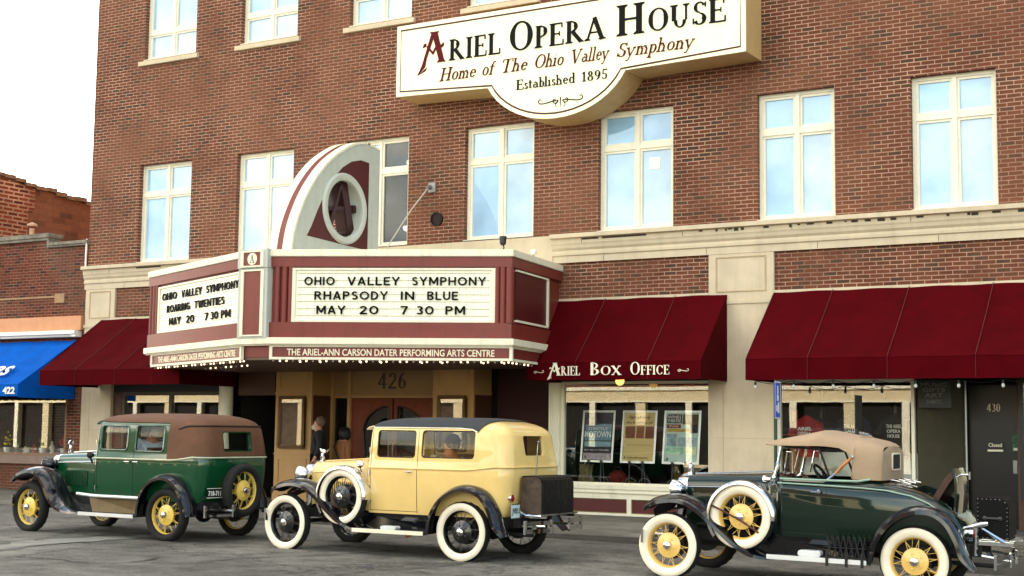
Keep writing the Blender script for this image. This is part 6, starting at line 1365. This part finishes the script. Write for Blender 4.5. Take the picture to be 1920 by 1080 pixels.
# windshield
wf = MB()
for s in (1, -1): wf.tube([(1.52, s*.56, 1.08), (1.48, s*.555, 1.25), (1.44, s*.55, 1.47)], [.026, .017, .015], 8); wf.ball((1.51, s*.565, 1.14), .03, n=10); wf.ball((1.475, s*.56, 1.28), .024, n=8)
wf.tube([(1.44, -.55, 1.465), (1.44, .55, 1.465)], .014); wf.tube([(1.5, -.55, 1.165), (1.5, .55, 1.165)], .012); wfo = wf.build('windshield_frame', m_chrome, RC, rel=False)
MB().add([(1.5, -.54, 1.17), (1.5, .54, 1.17), (1.445, .54, 1.46), (1.445, -.54, 1.46)], [(0, 1, 2, 3)]).build('windshield', m_carglass, wfo, rel=False, smooth=False)
for s in (1, -1): MB().tube([(1.40, s*.575, 1.18), (1.36, s*.6, 1.42), (1.30, s*.62, 1.42), (1.30, s*.62, 1.2)], .009, 6, closed=True).build('wind_wing', m_chrome, wfo, rel=False)
MB().lathe([(.001, 0), (.05, .005), (.05, .015), (.001, .03)], (1.44, .62, 1.24), axis='x', n=16).build('mirror', m_chrome, wfo, rel=False)
steering(RC); seat(RC, .58, 1.2, m_leather)
# folding top: roof, quarter panels and rear curtain in one skin
ST = [(1.60, 1.52, 1.485, .57), (1.50, 1.543, 1.48, .59), (1.30, 1.588, 1.483, .62), (1.12, 1.63, 1.487, .63), (1.04, 1.65, 1.49, .63), (1.01, 1.65, 1.49, .63), (.92, 1.633, 1.487, .63), (.80, 1.612, 1.475, .635), (.72, 1.60, 1.435, .635), (.645, 1.592, 1.385, .635)]
def top_row(u, wc, ws, h, n=16):
    row = []
    for k in range(n+1):
        a = PI*k/n; c, s = math.cos(a), math.sin(a); row.append((u, h*math.copysign(abs(c)**.6, c), ws+(wc-ws)*abs(s)**.75))
    return row
MB().sheet([top_row(*s) for s in ST], .012).build('folding_top', m_tan, RC, rel=False, angle=60)
Q2 = [(.66, 1.59, 1.155, .630), (.58, 1.575, 1.155, .63), (.48, 1.555, 1.155, .625), (.41, 1.53, 1.155, .61), (.37, 1.50, 1.155, .58)]
def cur_row(u, wc, ws, h, n=24):
    row = []
    for k in range(n+1):
        a = PI*k/n; c, s = math.cos(a), math.sin(a); row.append((u, h*math.copysign(abs(c)**.28, c), ws+(wc-ws)*abs(s)**.42))
    return row
qp = MB().sheet([cur_row(*s) for s in Q2], .008); qo = qp.build('rear_quarter', m_tan, RC, rel=False, angle=60)
rc_ = MB(); rows = []
for k in range(11):
    f = k/10; w = 1.155+(1.50-1.155)*f; h = .575*(1 if f < .75 else math.sqrt(max(.02, 1-((f-.75)/.27)**2))); rows.append([(.365-.0*f+.02*(1-(2*j/12-1)**2)*-1, h*(2*j/12-1), w) for j in range(13)])
rc_.sheet(rows, .008).build('rear_curtain', m_tan, RC, rel=False)
rw_ = MB().box(.325, .34, -.2, .2, 1.27, 1.42).build('rear_window', m_under, RC, rel=False); MB().tube([(.33, p[0], p[1]) for p in rrect(-.21, .21, 1.26, 1.43, .02)], .01, 6, closed=True).build('window_frame', M('pale_window_binding', 'd8c9b4', .7), rw_, rel=False)
bw = MB()
bw.tube([(.66, v, 1.165+.43*(1-(abs(v)/.64)**6)) for v in [-.64+.08*k for k in range(17)]], .012, 6); bw.build('top_binding', M('dark_tan_binding', '8a6c54', .85), qo, rel=False)
ir = MB()
for s in (1, -1): ir.tube([(.66, s*.655, 1.385), (.76, s*.665, 1.29), (.84, s*.66, 1.20)], [.014, .02, .012], 8)
iro = ir.build('landau_iron', m_wood_o, RC, rel=False); ic = MB()
for s in (1, -1): ic.tube([(.83, s*.66, 1.21), (.93, s*.65, 1.13)], .014, 8); ic.ball((.94, s*.65, 1.13), .022, n=8); ic.ball((.655, s*.655, 1.39), .018, n=8)
ic.build('iron_fitting', m_chrome, iro, rel=False)
bo2 = MB()
for s in (1, -1): bo2.tube([(.9, s*.58, 1.14), (1.02, s*.58, 1.46), (1.02, s*.56, 1.5)], .012); bo2.tube([(1.4, s*.55, 1.47), (.7, s*.58, 1.45)], .01)
bo2.build('top_bow', m_under, RC, rel=False)
dk = MB()
for v in (-.3, 0, .3): dk.tube([(.42, v, 1.165), (.3, v, 1.155), (.12, v, 1.125)], .007, 6)
for u, w in ((.36, 1.172), (.2, 1.155)): dk.tube([(u, -.45, w-.01), (u, .45, w-.01)], .009, 6)
dk.build('deck_rail', m_chrome, RC, rel=False)
# open rumble lid: green panel outside, brown padded back inside
lid = MB(); pts = [(-.33, .83), (-.345, 1.05), (-.335, 1.2), (-.30, 1.30)]; rows = []
for u, w in pts: rows.append([(u-.02*(1-(v/.42)**2), v*(1 if w < 1.25 else .8), w) for v in [-.42+.07*k for k in range(13)]])
lid.sheet(rows, .02); lo = lid.build('rumble_lid', m_dkgreen, RC, rel=False)
pd = MB(); rows = []
for u, w in ((-.06, .86), (-.12, 1.0), (-.19, 1.12), (-.24, 1.2), (-.29, 1.26)): rows.append([(u+.02*(1-(v/.38)**4)+.006*math.cos(v*45), v, w) for v in [-.38+.04*k for k in range(20)]])
pd.sheet(rows, .06).build('seat_pad', M('brown_leather_pad', '3c1d0f', .5, var=.3, scale=10), lo, rel=False)
hl = MB(); hl.tube([(-.34, .1, 1.235), (-.44, .1, 1.24)], .012); hl.tube([(-.44, .1, 1.27), (-.44, .1, 1.19)], .014); hl.build('lid_handle', m_chrome, lo, rel=False)
pr = [o for o in RC.children if o.name.startswith('wheel')][0]
side_spare(RC, pr, 1.81, .715)
sst = MB().tube([(1.60, .83, .56), (1.8, .825, .68), (2.14, .81, .83)], .011, 6).build('spare_strap', M('brown_leather_strap', '4a2016', .6), RC, rel=False)
tk2 = thing('luggage_trunk', 'black studded trunk on the rack behind the green roadster', 'trunk')
trunk(tk2, -.55, -.86, .34, .61, 1.02, M('black_trunk_hide', '060506', .6, spec=.15, bump=.3), M('black_trunk_hide', '060506'), studs=True, strap=True); tk2.location = (-4.074, -6.448, -.086); tk2.rotation_euler = (0, R(-1.07), PI+R(5))
rk = MB()
for v in (-.3, .3): rk.box(-.92, -.45, v-.02, v+.02, .57, .605)
for u in (-.58, -.72, -.86): rk.box(u-.02, u+.02, -.42, .42, .585, .606)
for s in (1, -1): rk.tube([(-.42, s*.5, .70), (-.62, s*.5, .76), (-.68, s*.5, .77)], [.02, .028, .02]); rk.tube([(-.60, s*.45, .72), (-.84, s*.44, .58)], .022); rk.box(-.92, -.58, s*.43-.02, s*.43+.02, .545, .585); rk.tube([(-.56, s*.48, .74), (-.55, s*.48, .44)], .024)
rk.build('trunk_rack', m_chrome, RC, rel=False)
bumper(RC, -.88, (.36, .44), .72, back=True, gap=.2); tail_lamp(RC, -.52, .5, .66)
MB().prism(rrect(.94, 1.18, .342, .41, .03), 'y', .70, .83).build('step_plate', M('bright_step_plate', 'e9edf0', .25, metal=.4), RC, rel=False, bevel=.006)
lg = MB()
for k in range(7):
    u = .86-.057*k; lg.tube([(u, .875, .36), (u-.05, .875, .58)], .008, 5); lg.tube([(u-.05, .885, .36), (u, .885, .58)], .008, 5)
for u in (.86, .66, .5): lg.box(u-.014, u+.014, .868, .892, .27, .42)
for k in range(2): lg.box(.46, .9, .872, .888, .36+.1*k, .368+.1*k)
lg.build('luggage_gate', m_under, RC, rel=False, smooth=False)
place_car(RC, -4.074, -6.448, -.086, R(-1.07), R(5))

# ---------------------------------------------------------------- people
def skin_mesh(verts, edges, radii, root=0, sub=2):
    me = bpy.data.meshes.new('t'); me.from_pydata([tuple(v) for v in verts], edges, []); o = bpy.data.objects.new('t', me); C.objects.link(o)
    md = o.modifiers.new('s', 'SKIN'); md.use_smooth_shade = True
    for i, d in enumerate(me.skin_vertices[0].data): d.radius = radii[i] if isinstance(radii[i], tuple) else (radii[i], radii[i]); d.use_root = (i == root)
    ss = o.modifiers.new('u', 'SUBSURF'); ss.levels = sub; ss.render_levels = sub
    dg = bpy.context.evaluated_depsgraph_get(); dg.update(); r = bpy.data.meshes.new_from_object(o.evaluated_get(dg)); bpy.data.objects.remove(o); return r
def person(label, loc, rz, J, skin, clothes, hair, group=None, scale=1.0, lower=True, hair_shape='short', beard=None):
    """J: joints in metres, figure facing -y; clothes: list of (name, material, joint chains, radii)"""
    v, e, r, idx = [], [], [], {}
    def add(name, p, rad, par=None):
        idx[name] = len(v); v.append(Vector(p)); r.append(rad)
        if par: e.append((idx[par], idx[name]))
    add('pelvis', J['pelvis'], (.14, .11)); add('waist', J['waist'], (.125, .095), 'pelvis'); add('chest', J['chest'], (.16, .11), 'waist'); add('neck', J['neck'], .056, 'chest'); add('skull', J['skull'], (.068*J.get('hr', 1), .078*J.get('hr', 1)), 'neck'); add('crown', J['crown'], (.07*J.get('hr', 1), .085*J.get('hr', 1)), 'skull')
    f = Vector(J['face']); h = (Vector(J['skull'])+Vector(J['crown']))/2
    add('nose', Vector(J['skull'])+f*.105, .016, 'skull'); s_ = f.cross(Vector((0, 0, 1)))
    for q in (1, -1): add('ear%d' % q, h-Vector((0, 0, .03))+s_*q*.085, .014, 'skull')
    for q in 'LR':
        add('sh'+q, J['sh'+q], .062, 'chest'); add('el'+q, J['el'+q], .046, 'sh'+q); add('wr'+q, J['wr'+q], .03, 'el'+q)
        d = (Vector(J['wr'+q])-Vector(J['el'+q])).normalized(); add('pa'+q, Vector(J['wr'+q])+d*.06, (.034, .018), 'wr'+q)
        sd_ = d.cross(Vector((1, 0, 0))); sd_ = sd_.normalized() if sd_.length > .2 else Vector((0, 1, 0))
        for k in range(4):
            o_ = Vector(J['wr'+q])+d*.09+sd_*(.022*(k-1.5)); ln_ = (.05, .058, .054, .042)[k]
            add('f%s%d' % (q, k), o_, .0085, 'pa'+q); add('g%s%d' % (q, k), o_+d*ln_*.6+Vector((0, 0, -.004)), .008, 'f%s%d' % (q, k)); add('h%s%d' % (q, k), o_+d*ln_+f*.012, .007, 'g%s%d' % (q, k))
        t0 = Vector(J['wr'+q])+d*.03+sd_*-.035; add('t'+q, t0, .009, 'pa'+q); add('u'+q, t0+d*.045-sd_*.012, .008, 't'+q)
        if lower:
            add('hi'+q, J['hi'+q], .088, 'pelvis'); add('kn'+q, J['kn'+q], .058, 'hi'+q); add('an'+q, J['an'+q], .038, 'kn'+q); add('to'+q, Vector(J['an'+q])+f*.14+Vector((0, 0, -.05)), (.04, .025), 'an'+q)
    me = skin_mesh(v, e, r); p = link('person', me, skin); tag(p, label, 'person', group)
    for name, mat, chain, rad in clothes:
        vv, ee, rr, ii = [], [], [], {}
        for path in chain:
            prev = None
            for nme in path:
                nm, t = (nme, None) if isinstance(nme, str) else nme
                key = nme
                if key not in ii: ii[key] = len(vv); vv.append(Vector(J[nm]) if t is None else Vector(J[nm]).lerp(Vector(J[t[0]]), t[1])); rr.append(rad[nm] if t is None else rad[(nm, t)] if (nm, t) in rad else rad[nm])
                if prev is not None and (prev, ii[key]) not in ee: ee.append((prev, ii[key]))
                prev = ii[key]
        link(name, skin_mesh(vv, ee, rr), mat, p)
    hb_ = MB(); c = h+Vector((0, 0, .02))
    if hair_shape == 'bob': hb_.ball(tuple(c-f*.02-Vector((0, 0, .02))), .125, sz=1.12, n=20)
    elif hair_shape == 'fringe':
        hb_.ball(tuple(c-f*.045+Vector((0, 0, -.012))), .082, sz=.95, n=18)
    else: hb_.ball(tuple(c-f*.045+Vector((0, 0, -.004))), .102, sz=1.02, n=20)
    rng = random.Random(5)
    # cut the face side away and roughen into locks
    hb_.v = [tuple(Vector(q)+Vector((rng.uniform(-1, 1), rng.uniform(-1, 1), rng.uniform(-1, 1)))*.006 - (f*max(0, (Vector(q)-h).dot(f)-.045)*1.0 if (Vector(q)-h).z < .07 else Vector())) for q in hb_.v]
    hb_.build('hair', hair, p)
    if beard: b2 = MB().ball(tuple(Vector(J['skull'])+f*.07-Vector((0, 0, .045))), .05, sz=1.1, sx=.9, n=14); b2.build('beard', beard, p)
    ey = MB()
    for q in (1, -1): ey.ball(tuple(h+f*.078+s_*q*.032-Vector((0, 0, .005))), .011, n=8)
    ey.build('eye', m_black, p); mo = MB().tube([tuple(Vector(J['skull'])+f*.082+s_*.025-Vector((0, 0, .04))), tuple(Vector(J['skull'])+f*.088-Vector((0, 0, .042))), tuple(Vector(J['skull'])+f*.082-s_*.025-Vector((0, 0, .04)))], .006, 5); mo.build('mouth', M('lip', '8a4a40', .5), p)
    p.location = loc; p.rotation_euler.z = rz; p.scale = (scale,)*3
    return p
m_skin = M('skin', 'c98f72', .55, var=.06); m_skin_d = M('tanned_skin', 'b8795a', .55, var=.06)
def standing(H, lean=0, f=(0, -1, 0)):
    k = H/1.75; V = lambda x, y, z: Vector((x*k, y*k-lean*max(0, z-.95)*k, z*k))
    return dict(pelvis=V(0, 0, .95), waist=V(0, 0, 1.1), chest=V(0, .01, 1.33), neck=V(0, 0, 1.49), skull=V(0, -.02, 1.585), crown=V(0, -.01, 1.67), face=f,
      shL=V(.18, .01, 1.41), elL=V(.235, .03, 1.14), wrL=V(.22, -.07, .91), shR=V(-.18, .01, 1.41), elR=V(-.235, .03, 1.14), wrR=V(-.22, -.07, .91), hiL=V(.09, 0, .9), knL=V(.1, -.01, .5), anL=V(.1, .03, .09), hiR=V(-.09, 0, .9), knR=V(-.1, -.03, .5), anR=V(-.1, .01, .09))
CO = [('pelvis', 'waist', 'chest', ('chest', ('neck', .55))), ('chest', 'shL', 'elL', ('elL', ('wrL', .93))), ('chest', 'shR', 'elR', ('elR', ('wrR', .93)))]
CR = {'pelvis': (.175, .145), 'waist': (.15, .12), 'chest': (.175, .13), 'neck': .075, 'shL': .078, 'shR': .078, 'elL': .062, 'elR': .062, ('elL', ('wrL', .93)): .05, ('elR', ('wrR', .93)): .05, ('chest', ('neck', .55)): .085}
TO = [('pelvis', 'hiL', 'knL', ('knL', ('anL', .95))), ('pelvis', 'hiR', 'knR', ('knR', ('anR', .95)))]
TR = {'pelvis': (.15, .12), 'hiL': .1, 'hiR': .1, 'knL': .075, 'knR': .075, ('knL', ('anL', .95)): .07, ('knR', ('anR', .95)): .07}
J1 = standing(1.60, f=(-.25, -.97, 0)); m_suit = M('black_suit', '08080a', .75, var=.1); m_shirtw = M('white_shirt', 'e8e8e6', .7)
person('grey haired bearded man in a black suit with a white collar at the theatre entrance', (-17.0, -.4, .18), R(-50), J1, m_skin,
  [('trousers', m_suit, TO, TR), ('jacket', m_suit, CO, {**CR, 'chest': (.205, .165), 'waist': (.19, .165), 'pelvis': (.2, .175), 'shL': .095, 'shR': .095}), ('collar', m_shirtw, [(('chest', ('neck', .5)), ('neck', ('skull', .12)))], {('chest', ('neck', .5)): .115, ('neck', ('skull', .12)): .075})], M('grey_brown_hair', '6a5444', .8, var=.3), beard=M('white_beard', 'cfc8bd', .8))
J2 = standing(1.38, lean=.1); m_tanjack = M('tan_knit_top', '8c5a34', .85, var=.12)
wm = person('dark haired woman in a tan top with a dark shoulder strap seen from behind', (-16.62, -.15, .18), R(165), J2, m_skin_d,
  [('trousers', m_black, TO, TR), ('top', m_tanjack, CO, CR)], M('near_black_hair', '14100e', .6, var=.3), hair_shape='bob')
stp = MB(); stp.tube([(.13, -.11, 1.09), (.135, .02, 1.15), (.09, .13, 1.05), (-.02, .15, .9), (-.12, .14, .76)], .014, 6); stp.build('shoulder_strap', m_black, wm, rel=False)
def seated(f=(0, -1, 0), lean=0):
    J = standing(1.72, lean=lean, f=f); J['knL'] = Vector((.12, -.42, .9)); J['knR'] = Vector((-.12, -.42, .9)); J['anL'] = Vector((.12, -.46, .5)); J['anR'] = Vector((-.12, -.46, .5)); J['wrL'] = Vector((.16, -.3, 1.08)); J['wrR'] = Vector((-.16, -.3, 1.08)); return J
HUNCH = seated(); HUNCH['hr'] = .8; HUNCH['skull'] = Vector((0, .05, 1.61)); HUNCH['crown'] = Vector((0, .065, 1.655)); HUNCH['neck'] = Vector((0, .03, 1.55)); HUNCH['shL'] = Vector((.2, -.04, 1.50)); HUNCH['shR'] = Vector((-.2, -.04, 1.50)); HUNCH['chest'] = Vector((0, -.04, 1.41))
m_lblue = M('light_blue_shirt', 'd5e6f7', .8, var=.05)
person('white haired passenger in a light blue shirt inside the green sedan', (-14.56, -7.2, -.17), R(-100), HUNCH, m_skin,
  [('trousers', m_black, TO, TR), ('shirt', m_lblue, CO, {**CR, 'chest': (.21, .19), 'waist': (.19, .18), 'pelvis': (.2, .18), 'shL': .1, 'shR': .1})], M('white_hair', 'c9b8a8', .8), hair_shape='fringe')
person('passenger with a ruddy face seated inside the yellow sedan', (-9.74, -7.0, -.22), R(-95), seated(), M('ruddy_skin', 'c07a4a', .55), [('trousers', m_black, TO, TR), ('shirt', M('cream_shirt', 'e4dcc4', .8), CO, CR)], M('brown_hair', '4a3020', .8))

# ---------------------------------------------------------------- pieces that stand apart become parts of their own
def split_apart(o, margin):
    me = o.data; n = len(me.vertices); par = list(range(n))
    def find(a):
        while par[a] != a: par[a] = par[par[a]]; a = par[a]
        return a
    for e in me.edges:
        a, b = find(e.vertices[0]), find(e.vertices[1])
        if a != b: par[a] = b
    isl = {}
    for v in me.vertices: isl.setdefault(find(v.index), []).append(v.index)
    bx = []
    for k, vs_ in isl.items():
        c = [me.vertices[i].co for i in vs_]; bx.append([k, [min(p[q] for p in c) for q in range(3)], [max(p[q] for p in c) for q in range(3)]])
    grp = list(range(len(bx)))
    def gf(a):
        while grp[a] != a: a = grp[a]
        return a
    for i in range(len(bx)):
        for j in range(i):
            if all(bx[i][1][q]-margin <= bx[j][2][q] and bx[j][1][q]-margin <= bx[i][2][q] for q in range(3)): grp[gf(i)] = gf(j)
    gid = {bx[i][0]: gf(i) for i in range(len(bx))}; ks = sorted(set(gid.values()))
    if len(ks) < 2: return
    for k in ks[1:]:
        m2 = me.copy(); bm = bmesh.new(); bm.from_mesh(m2); bm.verts.ensure_lookup_table()
        bmesh.ops.delete(bm, geom=[v for v in bm.verts if gid[find(v.index)] != k], context='VERTS'); bm.to_mesh(m2); bm.free()
        c = o.copy(); c.data = m2; C.objects.link(c)
        for ch in o.children:
            pass
    bm = bmesh.new(); bm.from_mesh(me); bm.verts.ensure_lookup_table(); bmesh.ops.delete(bm, geom=[v for v in bm.verts if gid[find(v.index)] != ks[0]], context='VERTS'); bm.to_mesh(me); bm.free()
APART = {'fluting': .01, 'string_course': .1, 'side_panel': .1, 'panel_moulding': .05, 'top_bow': .2, 'bulkhead_panel': .02, 'panel_bead': .03, 'hinge_strip': .1, 'louver_slot': .1, 'door_seam': .2, 'door_handle': .01, 'seam': .2, 'bumper_clamp': .15, 'deck_rail': .05, 'handle': .05, 'bumper': .02, 'drip_rail': .2, 'landau_iron': .2, 'iron_fitting': .3, 'belt_moulding': .3, 'edge_stripe': .1, 'trim_strip': .05, 'transom_panel': .03, 'fascia_board': .1, 'pylon_panel': .03, 'pylon_frame': .03, 'cornice': .2, 'arms': .02, 'eye': .005}
for o in list(bpy.data.objects):
    b_ = o.name.split('.')[0]
    if o.type == 'MESH' and b_ in APART and o.parent: split_apart(o, APART[b_])
